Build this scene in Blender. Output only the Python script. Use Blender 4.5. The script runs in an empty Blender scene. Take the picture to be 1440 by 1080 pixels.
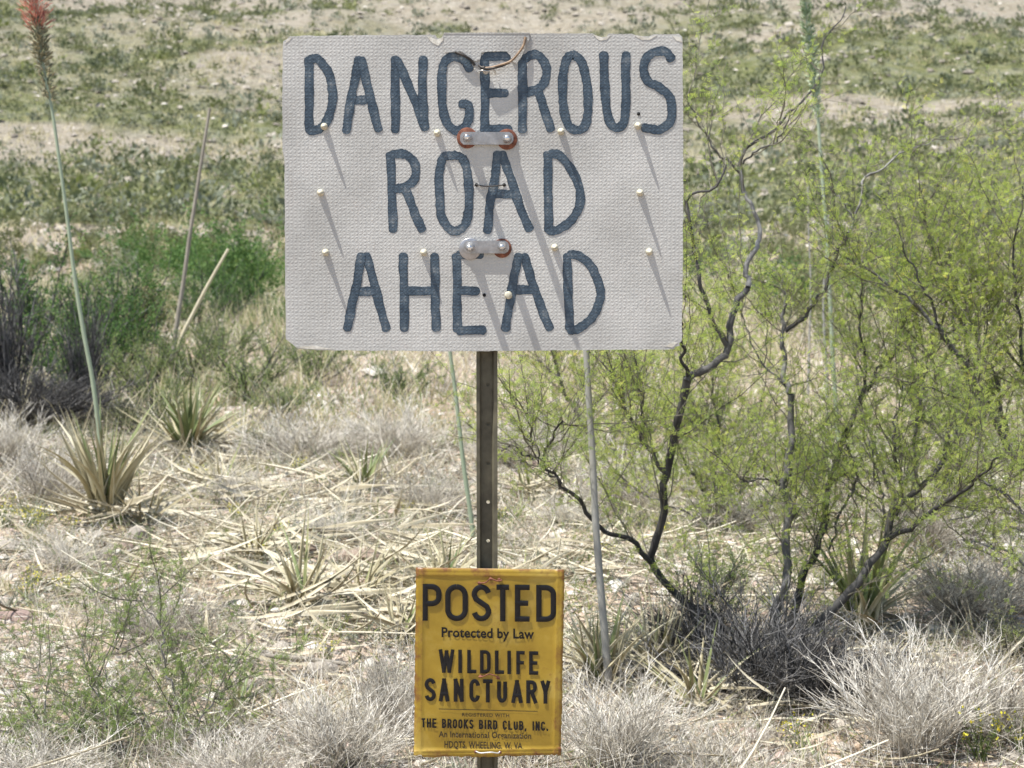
import bpy, math, random
import numpy as np
from mathutils import Vector, Matrix

random.seed(11)
rng = np.random.default_rng(11)
S = bpy.context.scene
COL = S.collection

# ------------------------------------------------------------------ camera
FPX = 2700.0
CAM_H = 1.5
PITCH = math.radians(6.0)
cam_d = bpy.data.cameras.new("camera")
cam_d.sensor_width = 36.0
cam_d.lens = 36.0 * FPX / 1440.0
cam_d.clip_start = 0.05
cam_d.clip_end = 3000.0
cam_d.dof.use_dof = True
cam_d.dof.focus_distance = 3.9
cam_d.dof.aperture_fstop = 11.0
cam = bpy.data.objects.new("camera", cam_d)
cam.location = (0, 0, CAM_H)
cam.rotation_euler = (math.radians(90) - PITCH, 0, 0)
COL.objects.link(cam)
S.camera = cam

# ------------------------------------------------------------------ light
SUN_FROM = Vector((-2.05, -1.0, 5.96)).normalized()
elev = math.asin(SUN_FROM.z)
azim = math.atan2(SUN_FROM.x, SUN_FROM.y)
W = bpy.data.worlds.new("World")
S.world = W
W.use_nodes = True
nt = W.node_tree
bg = nt.nodes["Background"]
sky = nt.nodes.new("ShaderNodeTexSky")
sky.sky_type = 'NISHITA'
sky.sun_disc = False
sky.sun_elevation = elev
sky.sun_rotation = azim
sky.air_density = 1.0
sky.dust_density = 1.2
nt.links.new(sky.outputs[0], bg.inputs[0])
bg.inputs[1].default_value = 0.115
sd = bpy.data.lights.new("sun", 'SUN')
sd.energy = 5.0
sd.angle = math.radians(0.6)
sd.color = (1.0, 0.975, 0.93)
sun = bpy.data.objects.new("sun", sd)
sun.rotation_euler = SUN_FROM.to_track_quat('Z', 'Y').to_euler()
COL.objects.link(sun)
S.view_settings.view_transform = 'Standard'
S.view_settings.look = 'None'
S.view_settings.exposure = 0.66
S.view_settings.gamma = 1.0
S.view_settings.use_curve_mapping = False
S.render.engine = 'CYCLES'
S.cycles.max_bounces = 6
S.cycles.diffuse_bounces = 3
S.cycles.transmission_bounces = 3
S.cycles.use_denoising = True

# ------------------------------------------------------------------ maths
CP, SP = math.cos(PITCH), math.sin(PITCH)


def ray(px, py):
    x = (px - 720.0) / FPX
    u = (540.0 - py) / FPX
    return np.array([x, CP + u * SP, -SP + u * CP])


def P(px, py, Y):
    d = ray(px, py)
    t = Y / d[1]
    return np.array([d[0] * t, Y, CAM_H + d[2] * t])


def vnoise(x, y, seed=0):
    x = np.asarray(x, dtype=float); y = np.asarray(y, dtype=float)
    xi = np.floor(x); yi = np.floor(y)
    fx = x - xi; fy = y - yi
    fx = fx * fx * (3 - 2 * fx); fy = fy * fy * (3 - 2 * fy)

    def h(a, b):
        s = np.sin(a * 127.1 + b * 311.7 + seed * 74.7) * 43758.5453
        return s - np.floor(s)
    return (h(xi, yi) * (1 - fx) + h(xi + 1, yi) * fx) * (1 - fy) + (h(xi, yi + 1) * (1 - fx) + h(xi + 1, yi + 1) * fx) * fy


PY = [-50, 45, 58, 70, 90, 110, 150, 250, 460, 900]
PZ = [0, 0, .6, 1.7, 4.0, 6.8, 15.2, 46, 118, 260]


def hgt(x, y):
    x = np.asarray(x, dtype=float); y = np.asarray(y, dtype=float)
    yy = y + (vnoise(x / 22, y / 40, 3) - .5) * 14 * np.clip((y - 30) / 40, 0, 1)
    z = np.interp(yy, PY, PZ)
    far = np.clip((y - 50) / 60, 0, 1)
    z = z + far * 2.4 * (vnoise(x / 13, y / 17, 5) - .5) + far * .9 * (vnoise(x / 4, y / 6, 6) - .5)
    mid = np.clip((y - 9) / 20, 0, 1)
    z = z + mid * .22 * (vnoise(x / 3, y / 3, 7) - .5)
    z = z + .07 * (vnoise(x / .9, y / .9, 1) - .5) + .03 * (vnoise(x / .27, y / .27, 2) - .5)
    return z


TT = np.geomspace(2.0, 700, 6000)


def G(px, py):
    d = ray(px, py)
    X = d[0] * TT; Y = d[1] * TT; Z = CAM_H + d[2] * TT
    below = np.nonzero(Z < hgt(X, Y))[0]
    k = below[0] if len(below) else len(TT) - 1
    return np.array([X[k], Y[k], float(hgt(X[k], Y[k]))])


def norm(v):
    return v / (np.linalg.norm(v, axis=-1, keepdims=True) + 1e-9)


def rdir(n):
    return norm(rng.normal(size=(n, 3)))


# ------------------------------------------------------------------ mesh builder
class Geo:
    def __init__(self):
        self.v = []; self.q = []; self.r = []; self.n = 0; self.mi = []

    def add(self, v, q, r, mi=0):
        v = np.asarray(v, dtype=np.float64).reshape(-1, 3)
        q = np.asarray(q, dtype=np.int64)
        r = np.broadcast_to(np.asarray(r, dtype=float), (len(v),))
        self.v.append(v); self.q.append(q + self.n); self.r.append(r)
        self.mi.append(np.full(len(q), mi)); self.n += len(v)

    def strands(self, Pt, R, sides=3, rnd=None, mi=0):
        N, K, _ = Pt.shape
        if N == 0: return
        if rnd is None: rnd = rng.random(N)
        T = np.gradient(Pt, axis=1); T = norm(T)
        ref = rdir(N)[:, None, :]
        U = norm(np.cross(T, ref)); V = np.cross(T, U)
        a = np.arange(sides) * 2 * math.pi / sides
        R = np.broadcast_to(R, (N, K))
        ring = Pt[:, :, None, :] + R[:, :, None, None] * (np.cos(a)[None, None, :, None] * U[:, :, None, :] + np.sin(a)[None, None, :, None] * V[:, :, None, :])
        idx = np.arange(N * K * sides).reshape(N, K, sides)
        nx = np.roll(idx, -1, axis=2)
        q = np.stack([idx[:, :-1], nx[:, :-1], nx[:, 1:], idx[:, 1:]], axis=-1).reshape(-1, 4)
        self.add(ring.reshape(-1, 3), q, np.repeat(rnd, K * sides), mi)

    def ribbons(self, Pt, Wd, side=None, rnd=None, mi=0):
        N, K, _ = Pt.shape
        if N == 0: return
        if rnd is None: rnd = rng.random(N)
        T = norm(np.gradient(Pt, axis=1))
        if side is None: side = rdir(N)
        U = norm(np.cross(T, side[:, None, :]))
        Wd = np.broadcast_to(Wd, (N, K))[:, :, None]
        v = np.stack([Pt - U * Wd * .5, Pt + U * Wd * .5], axis=2)
        idx = np.arange(N * K * 2).reshape(N, K, 2)
        q = np.stack([idx[:, :-1, 0], idx[:, :-1, 1], idx[:, 1:, 1], idx[:, 1:, 0]], axis=-1).reshape(-1, 4)
        self.add(v.reshape(-1, 3), q, np.repeat(rnd, K * 2), mi)

    def leaves(self, C, D, L, Wd, rnd=None, mi=0, flat=None):
        N = len(C)
        if N == 0: return
        if rnd is None: rnd = rng.random(N)
        U = norm(np.cross(D, rdir(N) if flat is None else flat))
        L = np.broadcast_to(L, (N,))[:, None]; Wd = np.broadcast_to(Wd, (N,))[:, None]
        v = np.stack([C, C + D * L * .5 + U * Wd * .5, C + D * L, C + D * L * .5 - U * Wd * .5], axis=1)
        q = np.arange(N * 4).reshape(N, 4)
        self.add(v.reshape(-1, 3), q, np.repeat(rnd, 4), mi)

    def mesh(self, name, mats, origin=(0, 0, 0), smooth=False):
        v = np.concatenate(self.v) - np.asarray(origin)
        q = np.concatenate(self.q); r = np.concatenate(self.r); mi = np.concatenate(self.mi)
        me = bpy.data.meshes.new(name)
        me.vertices.add(len(v)); me.vertices.foreach_set("co", v.astype(np.float32).ravel())
        me.loops.add(len(q) * 4); me.loops.foreach_set("vertex_index", q.astype(np.int32).ravel())
        me.polygons.add(len(q))
        me.polygons.foreach_set("loop_start", np.arange(0, len(q) * 4, 4, dtype=np.int32))
        me.polygons.foreach_set("material_index", mi.astype(np.int32))
        if smooth: me.polygons.foreach_set("use_smooth", np.ones(len(q), dtype=bool))
        me.update(calc_edges=True)
        at = me.attributes.new("rnd", 'FLOAT', 'POINT')
        at.data.foreach_set("value", r.astype(np.float32))
        for m in (mats if isinstance(mats, (list, tuple)) else [mats]): me.materials.append(m)
        return me


def link(name, me, parent=None, loc=(0, 0, 0)):
    o = bpy.data.objects.new(name, me)
    COL.objects.link(o)
    o.location = loc
    if parent is not None: o.parent = parent
    return o


def tag(o, label=None, cat=None, group=None, kind=None):
    if label: o['label'] = label
    if cat: o['category'] = cat
    if group: o['group'] = group
    if kind: o['kind'] = kind
    return o


def thing(name, label, cat, loc=(0, 0, 0), group=None):
    o = bpy.data.objects.new(name, None)
    o.empty_display_size = .05
    COL.objects.link(o); o.location = loc
    return tag(o, label, cat, group)


# ------------------------------------------------------------------ materials
def new_mat(name):
    m = bpy.data.materials.new(name); m.use_nodes = True
    return m, m.node_tree, m.node_tree.nodes["Principled BSDF"]


def ramp(nt, fac, stops):
    n = nt.nodes.new("ShaderNodeValToRGB")
    while len(n.color_ramp.elements) < len(stops): n.color_ramp.elements.new(.5)
    for e, (p, c) in zip(n.color_ramp.elements, stops):
        e.position = p; e.color = (*c, 1)
    nt.links.new(fac, n.inputs[0])
    return n.outputs[0]


def noise(nt, vec, scale, detail=3, rough=.6):
    n = nt.nodes.new("ShaderNodeTexNoise")
    n.inputs["Scale"].default_value = scale; n.inputs["Detail"].default_value = detail
    n.inputs["Roughness"].default_value = rough
    nt.links.new(vec, n.inputs["Vector"])
    return n.outputs[0]


def mixc(nt, fac, a, b, mode='MIX'):
    n = nt.nodes.new("ShaderNodeMix"); n.data_type = 'RGBA'; n.blend_type = mode
    if isinstance(fac, float): n.inputs[0].default_value = fac
    else: nt.links.new(fac, n.inputs[0])
    for s, v in ((6, a), (7, b)):
        if isinstance(v, tuple): n.inputs[s].default_value = (*v, 1)
        else: nt.links.new(v, n.inputs[s])
    return n.outputs[2]


def math_n(nt, op, a, b=None, clamp=False):
    n = nt.nodes.new("ShaderNodeMath"); n.operation = op; n.use_clamp = clamp
    for i, v in enumerate((a, b)):
        if v is None: continue
        if isinstance(v, (int, float)): n.inputs[i].default_value = v
        else: nt.links.new(v, n.inputs[i])
    return n.outputs[0]


def objco(nt):
    return nt.nodes.new("ShaderNodeTexCoord").outputs["Object"]


def geopos(nt):
    return nt.nodes.new("ShaderNodeNewGeometry").outputs["Position"]


def plant_mat(name, stops, rough=.7, transl=0.0, nscale=30.0, nmix=.35, spec=.2):
    """colour from the per-blade attribute rnd, a little per object, broken up by noise"""
    m, nt, b = new_mat(name)
    at = nt.nodes.new("ShaderNodeAttribute"); at.attribute_name = "rnd"
    oi = nt.nodes.new("ShaderNodeObjectInfo")
    f = math_n(nt, 'ADD', at.outputs["Fac"], math_n(nt, 'MULTIPLY', math_n(nt, 'SUBTRACT', oi.outputs["Random"], .5), .3), True)
    nz = noise(nt, geopos(nt), nscale, 2)
    f2 = math_n(nt, 'ADD', f, math_n(nt, 'MULTIPLY', math_n(nt, 'SUBTRACT', nz, .5), nmix * 2), True)
    c = ramp(nt, f2, stops)
    nt.links.new(c, b.inputs["Base Color"])
    b.inputs["Roughness"].default_value = rough
    b.inputs["Specular IOR Level"].default_value = spec
    if transl > 0:
        tr = nt.nodes.new("ShaderNodeBsdfTranslucent")
        hs = nt.nodes.new("ShaderNodeHueSaturation"); hs.inputs["Value"].default_value = 1.5
        hs.inputs["Saturation"].default_value = 1.1
        nt.links.new(c, hs.inputs["Color"]); nt.links.new(hs.outputs[0], tr.inputs[0])
        mx = nt.nodes.new("ShaderNodeMixShader"); mx.inputs[0].default_value = transl
        nt.links.new(b.outputs[0], mx.inputs[1]); nt.links.new(tr.outputs[0], mx.inputs[2])
        nt.links.new(mx.outputs[0], nt.nodes["Material Output"].inputs[0])
    return m


M = {}
M['acacia_leaf'] = plant_mat("acacia_leaf", [(0, (.23, .30, .10)), (.5, (.37, .44, .12)), (.85, (.49, .53, .15)), (1, (.62, .54, .17))], transl=.55, nscale=3, nmix=.2)
M['acacia_leaf_low'] = plant_mat("acacia_leaf_low", [(0, (.15, .21, .08)), (.6, (.23, .31, .09)), (1, (.36, .42, .13))], transl=.4, nscale=4, nmix=.2)
M['dark_leaf'] = plant_mat("dark_leaf", [(0, (.04, .085, .03)), (.6, (.09, .17, .05)), (1, (.20, .28, .09))], transl=.25, nscale=5, nmix=.2)
M['mid_leaf'] = plant_mat("mid_leaf", [(0, (.10, .14, .055)), (.6, (.19, .245, .085)), (1, (.33, .37, .16))], transl=.3, nscale=5, nmix=.2)
M['olive_leaf'] = plant_mat("olive_leaf", [(0, (.105, .12, .06)), (.5, (.17, .185, .085)), (1, (.27, .275, .14))], transl=.25, nscale=1.5, nmix=.25)
M['far_dark_leaf'] = plant_mat("far_dark_leaf", [(0, (.06, .08, .045)), (.5, (.105, .125, .065)), (1, (.19, .205, .11))], transl=.2, nscale=1.5, nmix=.25)
M['far_mid_leaf'] = plant_mat("far_mid_leaf", [(0, (.11, .135, .055)), (.5, (.19, .215, .075)), (1, (.30, .31, .13))], transl=.25, nscale=1.5, nmix=.25)
M['grey_leaf'] = plant_mat("grey_leaf", [(0, (.11, .13, .085)), (.5, (.21, .225, .16)), (1, (.38, .39, .30))], transl=.15, nscale=4, nmix=.2)
M['dry_twig'] = plant_mat("dry_twig", [(0, (.20, .175, .145)), (.35, (.43, .39, .32)), (.75, (.69, .645, .555)), (1, (.84, .80, .71))], transl=0, nscale=9, nmix=.35)
M['dark_twig'] = plant_mat("dark_twig", [(0, (.03, .029, .028)), (.6, (.08, .077, .074)), (1, (.25, .24, .23))], nscale=10, nmix=.2)
M['straw'] = plant_mat("straw", [(0, (.38, .32, .20)), (.5, (.62, .56, .40)), (1, (.80, .76, .62))], transl=.15, nscale=14, nmix=.2)
M['gold_grass'] = plant_mat("gold_grass", [(0, (.33, .29, .15)), (.5, (.52, .46, .28)), (1, (.66, .62, .45))], transl=.2, nscale=3, nmix=.25)
M['green_grass'] = plant_mat("green_grass", [(0, (.14, .18, .06)), (.6, (.27, .31, .10)), (1, (.42, .43, .2))], transl=.25, nscale=5, nmix=.2)
M['agave_green'] = plant_mat("agave_green", [(0, (.12, .17, .07)), (.5, (.24, .27, .11)), (1, (.50, .47, .25))], rough=.5, nscale=9, nmix=.35, spec=.4)
M['agave_tan'] = plant_mat("agave_tan", [(0, (.24, .20, .11)), (.45, (.46, .41, .26)), (1, (.70, .66, .50))], rough=.6, nscale=12, nmix=.3)
M['dead_leaf'] = plant_mat("dead_leaf", [(0, (.17, .14, .09)), (.35, (.38, .33, .22)), (.7, (.62, .56, .42)), (1, (.80, .76, .62))], rough=.6, nscale=16, nmix=.3)
M['stalk_green'] = plant_mat("stalk_green", [(0, (.22, .27, .18)), (.5, (.36, .42, .29)), (1, (.52, .55, .40))], rough=.45, nscale=14, nmix=.25, spec=.4)
M['stalk_grey'] = plant_mat("stalk_grey", [(0, (.24, .23, .20)), (.5, (.38, .37, .33)), (1, (.5, .48, .42))], rough=.7, nscale=18, nmix=.35)
M['stalk_dark'] = plant_mat("stalk_dark", [(0, (.16, .14, .11)), (.5, (.33, .295, .24)), (1, (.52, .48, .40))], rough=.7, nscale=12, nmix=.35)
M['young_twig'] = plant_mat("young_twig", [(0, (.10, .09, .07)), (.5, (.20, .185, .14)), (1, (.34, .31, .22))], nscale=10, nmix=.3)
M['bark'] = plant_mat("bark", [(0, (.05, .047, .045)), (.5, (.13, .124, .118)), (1, (.38, .37, .35))], rough=.85, nscale=20, nmix=.4)
M['red_petal'] = plant_mat("red_petal", [(0, (.30, .10, .08)), (.45, (.55, .22, .17)), (1, (.74, .46, .36))], transl=.3, nscale=20, nmix=.2)
M['bud'] = plant_mat("bud", [(0, (.13, .15, .09)), (.5, (.27, .25, .16)), (1, (.42, .36, .22))], nscale=20, nmix=.2)
M['bud_green'] = plant_mat("bud_green", [(0, (.20, .28, .15)), (.5, (.40, .48, .29)), (1, (.74, .77, .58))], nscale=20, nmix=.2)
M['yellow_petal'] = plant_mat("yellow_petal", [(0, (.6, .5, .04)), (1, (.8, .75, .1))], transl=.2, nscale=20, nmix=.1)


def rock_mat(name, a, b_, c):
    m, nt, b = new_mat(name)
    oi = nt.nodes.new("ShaderNodeObjectInfo")
    o = objco(nt)
    at = nt.nodes.new("ShaderNodeAttribute"); at.attribute_name = "rnd"
    f = math_n(nt, 'ADD', math_n(nt, 'MULTIPLY', noise(nt, o, 9, 6), .7), math_n(nt, 'MULTIPLY', at.outputs["Fac"], .35))
    c_ = ramp(nt, f, [(.25, a), (.5, b_), (.75, c)])
    nt.links.new(c_, b.inputs["Base Color"])
    b.inputs["Roughness"].default_value = .9
    bp = nt.nodes.new("ShaderNodeBump"); bp.inputs["Strength"].default_value = .6; bp.inputs["Distance"].default_value = .01
    nt.links.new(noise(nt, o, 40, 6, .7), bp.inputs["Height"])
    nt.links.new(bp.outputs[0], b.inputs["Normal"])
    return m


M['rock_pale'] = rock_mat("rock_pale", (.3, .26, .21), (.48, .43, .36), (.66, .62, .55))
M['rock_brown'] = rock_mat("rock_brown", (.24, .18, .13), (.38, .29, .22), (.54, .44, .35))
M['rock_red'] = rock_mat("rock_red", (.26, .18, .15), (.43, .32, .27), (.58, .48, .42))


M['rock_grey'] = rock_mat("rock_grey", (.12, .105, .085), (.24, .21, .17), (.42, .38, .32))


def ramp_f(nt, v, a, b):
    n = nt.nodes.new("ShaderNodeMapRange"); n.inputs[1].default_value = a; n.inputs[2].default_value = b
    nt.links.new(v, n.inputs[0]); return n.outputs[0]


def ground_mat():
    m, nt, b = new_mat("desert_ground")
    p = geopos(nt)
    big = noise(nt, p, .055, 4, .6)
    med = noise(nt, p, .45, 5, .65)
    fine = noise(nt, p, 9, 6, .7)
    soil = ramp(nt, math_n(nt, 'ADD', math_n(nt, 'MULTIPLY', med, .5), math_n(nt, 'MULTIPLY', fine, .5)),
                [(.28, (.25, .165, .10)), (.45, (.46, .34, .235)), (.58, (.62, .49, .37)), (.75, (.76, .66, .54))])
    # stones: voronoi cells of pale, pink and grey gravel
    vo = nt.nodes.new("ShaderNodeTexVoronoi"); vo.inputs["Scale"].default_value = 26
    nt.links.new(p, vo.inputs["Vector"])
    sep = nt.nodes.new("ShaderNodeSeparateColor"); nt.links.new(vo.outputs["Color"], sep.inputs[0])
    stone = ramp(nt, sep.outputs[0], [(0, (.36, .29, .23)), (.35, (.55, .43, .34)), (.6, (.47, .45, .42)), (1, (.74, .7, .64))])
    sfac = math_n(nt, 'MULTIPLY', math_n(nt, 'GREATER_THAN', sep.outputs[1], .45), math_n(nt, 'LESS_THAN', vo.outputs["Distance"], .48))
    c = mixc(nt, math_n(nt, 'MULTIPLY', sfac, .8), soil, stone)
    # low herbs and lichen-like cover over the far slope, in drifts
    sp = nt.nodes.new("ShaderNodeSeparateXYZ"); nt.links.new(p, sp.inputs[0])
    cmb = nt.nodes.new("ShaderNodeCombineXYZ")
    nt.links.new(sp.outputs[0], cmb.inputs[0])
    nt.links.new(math_n(nt, 'MULTIPLY', sp.outputs[1], .62), cmb.inputs[1])
    drift = noise(nt, cmb.outputs[0], .085, 5, .68)
    farm = nt.nodes.new("ShaderNodeMapRange"); farm.inputs[1].default_value = 18; farm.inputs[2].default_value = 55
    nt.links.new(sp.outputs[1], farm.inputs[0])
    cover = nt.nodes.new("ShaderNodeMapRange"); cover.inputs[1].default_value = .52; cover.inputs[2].default_value = .64
    nt.links.new(drift, cover.inputs[0])
    speck = nt.nodes.new("ShaderNodeMapRange"); speck.inputs[1].default_value = .38; speck.inputs[2].default_value = .6
    nt.links.new(noise(nt, p, 2.2, 5, .75), speck.inputs[0])
    cf = math_n(nt, 'MULTIPLY', math_n(nt, 'MULTIPLY', cover.outputs[0], farm.outputs[0]), speck.outputs[0])
    herb = ramp(nt, noise(nt, p, 1.1, 4), [(.3, (.095, .12, .04)), (.5, (.15, .17, .055)), (.7, (.24, .24, .10))])
    c = mixc(nt, math_n(nt, 'MULTIPLY', cf, .4), c, herb)
    farc = nt.nodes.new("ShaderNodeMapRange"); farc.inputs[1].default_value = 25; farc.inputs[2].default_value = 70; farc.inputs[4].default_value = .62
    nt.links.new(sp.outputs[1], farc.inputs[0])
    c = mixc(nt, farc.outputs[0], c, ramp(nt, noise(nt, p, 2.3, 8, .85), [(.36, (.10, .10, .075)), (.45, (.19, .19, .135)), (.53, (.30, .29, .22)), (.65, (.60, .56, .47))]))
    ca = nt.nodes.new("ShaderNodeAttribute"); ca.attribute_name = "rnd"
    cov = math_n(nt, 'MULTIPLY', ramp_f(nt, ca.outputs["Fac"], .25, .95), ramp_f(nt, noise(nt, p, 1.6, 5, .7), .2, .42))
    c = mixc(nt, math_n(nt, 'MULTIPLY', cov, .92), c, herb)
    # grey weathered litter film
    lit = nt.nodes.new("ShaderNodeMapRange"); lit.inputs[1].default_value = .42; lit.inputs[2].default_value = .62
    nt.links.new(noise(nt, p, .8, 5, .7), lit.inputs[0])
    c = mixc(nt, math_n(nt, 'MULTIPLY', lit.outputs[0], .3), c, (.44, .415, .375))
    nt.links.new(c, b.inputs["Base Color"])
    b.inputs["Roughness"].default_value = .95
    b.inputs["Specular IOR Level"].default_value = .1
    bp = nt.nodes.new("ShaderNodeBump"); bp.inputs["Strength"].default_value = .8; bp.inputs["Distance"].default_value = .03
    hh = math_n(nt, 'ADD', noise(nt, p, 22, 5, .7), math_n(nt, 'MULTIPLY', sfac, .3))
    nt.links.new(hh, bp.inputs["Height"])
    bp2 = nt.nodes.new("ShaderNodeBump"); bp2.inputs["Strength"].default_value = 1.0; bp2.inputs["Distance"].default_value = .8
    nt.links.new(noise(nt, p, 1.3, 5, .7), bp2.inputs["Height"]); nt.links.new(bp.outputs[0], bp2.inputs["Normal"])
    nt.links.new(bp2.outputs[0], b.inputs["Normal"])
    return m


M['ground'] = ground_mat()

# ------------------------------------------------------------------ terrain
def dens(x, y):
    """how thick the scrub stands on the slope: belts that follow the contours"""
    d = vnoise(x / 16 + 3, y / 11, 21) * .6 + vnoise(x / 5, y / 5, 22) * .4
    rag = (vnoise(x / 4.5, y / 6, 23) - .5) * 9 + (vnoise(x / 1.5, y / 2, 24) - .5) * 4
    def band(v, a, b, soft=2.5):
        return np.clip((v - a) / soft, 0, 1) * np.clip((b - v) / soft, 0, 1)
    belt = band(y + rag, 51, 77) * np.where(x < 3, 1.15, .75)
    beltR = np.clip((x - 3) / 3, 0, 1) * (band(y + rag, 101, 121) * 1.1 + band(y + rag * 1.5, 78, 96) * .5)
    beltL = np.clip((1 - x) / 6, 0, 1) * (band(y + rag * .6, 92, 99) * .9 + band(y + rag - (x + 30) * .9, 105, 114) * .8)
    near = np.clip((y - 14) / 10, 0, 1)
    gap = 1 - .8 * np.exp(-((y - 44) / 6.) ** 2)
    return np.clip((.8 * np.clip((d - .34) * 2.4, .22, 1) + belt + beltR + beltL) * near * gap, 0, 1)


rows = np.concatenate([np.linspace(-25, 3, 12, endpoint=False), np.linspace(3, 16, 150, endpoint=False), np.geomspace(16, 860, 230)])
cols = np.linspace(-1, 1, 191); cols = np.sign(cols) * np.abs(cols) ** 1.35
gy = np.repeat(rows[:, None], len(cols), 1)
gx = cols[None, :] * (7 + .75 * np.abs(rows))[:, None]
gz = hgt(gx, gy)
g = Geo()
idx = np.arange(gx.size).reshape(gx.shape)
q = np.stack([idx[:-1, :-1], idx[:-1, 1:], idx[1:, 1:], idx[1:, :-1]], -1).reshape(-1, 4)
g.add(np.stack([gx, gy, gz], -1).reshape(-1, 3), q, (dens(gx, gy) * np.clip((gy - 30) / 25, 0, 1)).ravel())
tag(link("ground", g.mesh("ground", M['ground'], smooth=True)), kind='structure', label='pale stony desert flat rising into a scrub covered hillside')


# ------------------------------------------------------------------ the big white sign
YS = 3.6
MM = .001


def catmull(pts, n=6):
    pts = [np.array(p, float) for p in pts]
    if len(pts) < 3:
        return [pts[0] + (pts[-1] - pts[0]) * t for t in np.linspace(0, 1, n + 1)]
    ext = [2 * pts[0] - pts[1]] + pts + [2 * pts[-1] - pts[-2]]
    out = []
    for i in range(1, len(ext) - 2):
        p0, p1, p2, p3 = ext[i - 1:i + 3]
        for k in range(n):
            t = k / n
            out.append(.5 * ((2 * p1) + (-p0 + p2) * t + (2 * p0 - 5 * p1 + 4 * p2 - p3) * t * t + (-p0 + 3 * p1 - 3 * p2 + p3) * t ** 3))
    out.append(pts[-1])
    return out


def stroke_geo(geo, pts, w, Yp, smooth=True, wob=.5, cap=True, seed=0, thick=0.0):
    """a brush stroke: a strip with a centre line, edges carry rnd=1, the middle rnd=0"""
    closed = len(pts) > 3 and pts[0] == pts[-1]
    cap = cap and not closed
    c = np.array(catmull(pts, 7)) if smooth else np.array([np.array(p, float) for p in pts])
    T = norm(np.gradient(c, axis=0)); Nn = np.stack([-T[:, 1], T[:, 0]], -1)
    if closed:
        T[0] = T[-1] = norm(T[0] + T[-1]); Nn = np.stack([-T[:, 1], T[:, 0]], -1)
    n = len(c); s = np.arange(n)
    r = np.random.default_rng(seed)
    ph = r.random(4) * 6.28
    wl = w / 2 + wob * (np.sin(s * .55 + ph[0]) + .6 * np.sin(s * 1.7 + ph[1])) + r.normal(size=n) * wob * .45
    wr = w / 2 + wob * (np.sin(s * .6 + ph[2]) + .6 * np.sin(s * 1.5 + ph[3])) + r.normal(size=n) * wob * .45
    secs = []
    if cap:
        for a in (80, 60, 38, 18):
            a = math.radians(a)
            secs.append((c[0] - T[0] * math.sin(a) * wl[0] * .75, Nn[0], wl[0] * math.cos(a), wr[0] * math.cos(a)))
    for i in range(n): secs.append((c[i], Nn[i], wl[i], wr[i]))
    if cap:
        for a in (18, 38, 60, 80):
            a = math.radians(a)
            secs.append((c[-1] + T[-1] * math.sin(a) * wl[-1] * .75, Nn[-1], wl[-1] * math.cos(a), wr[-1] * math.cos(a)))
    V = []; R = []
    for (p, nn, a, b) in secs:
        for k, (off, rv) in enumerate(((a, 1), (a * .72, .25), (0, 0), (-b * .72, .25), (-b, 1))):
            x = p + nn * off
            V.append(P(x[0], x[1], Yp)); R.append(rv)
    m = len(secs); idx = np.arange(m * 5).reshape(m, 5)
    q = np.stack([idx[:-1, :-1], idx[:-1, 1:], idx[1:, 1:], idx[1:, :-1]], -1).reshape(-1, 4)
    V = np.array(V)
    if thick:
        R2 = np.array(R); V[:, 1] -= thick * (1 - R2)
    geo.add(V, q, np.array(R))


def board_mat():
    m, nt, b = new_mat("textured_board")
    o = geopos(nt)
    mp = nt.nodes.new("ShaderNodeVectorMath"); mp.operation = 'ADD'
    nz = nt.nodes.new("ShaderNodeTexNoise"); nz.inputs["Scale"].default_value = 90; nz.inputs["Detail"].default_value = 3
    nt.links.new(o, nz.inputs["Vector"])
    sc = nt.nodes.new("ShaderNodeVectorMath"); sc.operation = 'SCALE'; sc.inputs[3].default_value = .007
    nt.links.new(nz.outputs["Color"], sc.inputs[0]); nt.links.new(o, mp.inputs[0]); nt.links.new(sc.outputs[0], mp.inputs[1])
    h = weave(nt, mp.outputs[0])
    mott = noise(nt, o, 7, 4, .6)
    c = ramp(nt, mott, [(.3, (.43, .42, .385)), (.55, (.54, .53, .49)), (.75, (.64, .625, .58))])
    grime = nt.nodes.new("ShaderNodeMapRange"); grime.inputs[1].default_value = .55; grime.inputs[2].default_value = .8
    nt.links.new(noise(nt, o, 28, 5, .7), grime.inputs[0])
    c = mixc(nt, math_n(nt, 'MULTIPLY', grime.outputs[0], .35), c, (.44, .40, .37))
    # rust and dirt that ran down from bolts and nails, in narrow vertical streaks
    cx = nt.nodes.new("ShaderNodeSeparateXYZ"); nt.links.new(o, cx.inputs[0])
    cs = nt.nodes.new("ShaderNodeCombineXYZ")
    nt.links.new(math_n(nt, 'MULTIPLY', cx.outputs[0], 60), cs.inputs[0]); nt.links.new(math_n(nt, 'MULTIPLY', cx.outputs[2], 5), cs.inputs[2])
    st = nt.nodes.new("ShaderNodeMapRange"); st.inputs[1].default_value = .58; st.inputs[2].default_value = .78
    nt.links.new(noise(nt, cs.outputs[0], 1, 4, .6), st.inputs[0])
    c = mixc(nt, math_n(nt, 'MULTIPLY', st.outputs[0], .4), c, (.42, .37, .32))
    # darker in the low parts of the weave
    c = mixc(nt, math_n(nt, 'MULTIPLY', math_n(nt, 'SUBTRACT', 1.0, h, True), .4), c, (.30, .285, .27))
    nt.links.new(c, b.inputs["Base Color"]); b.inputs["Roughness"].default_value = .75
    bump_weave(nt, b, h, .8)
    return m


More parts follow.
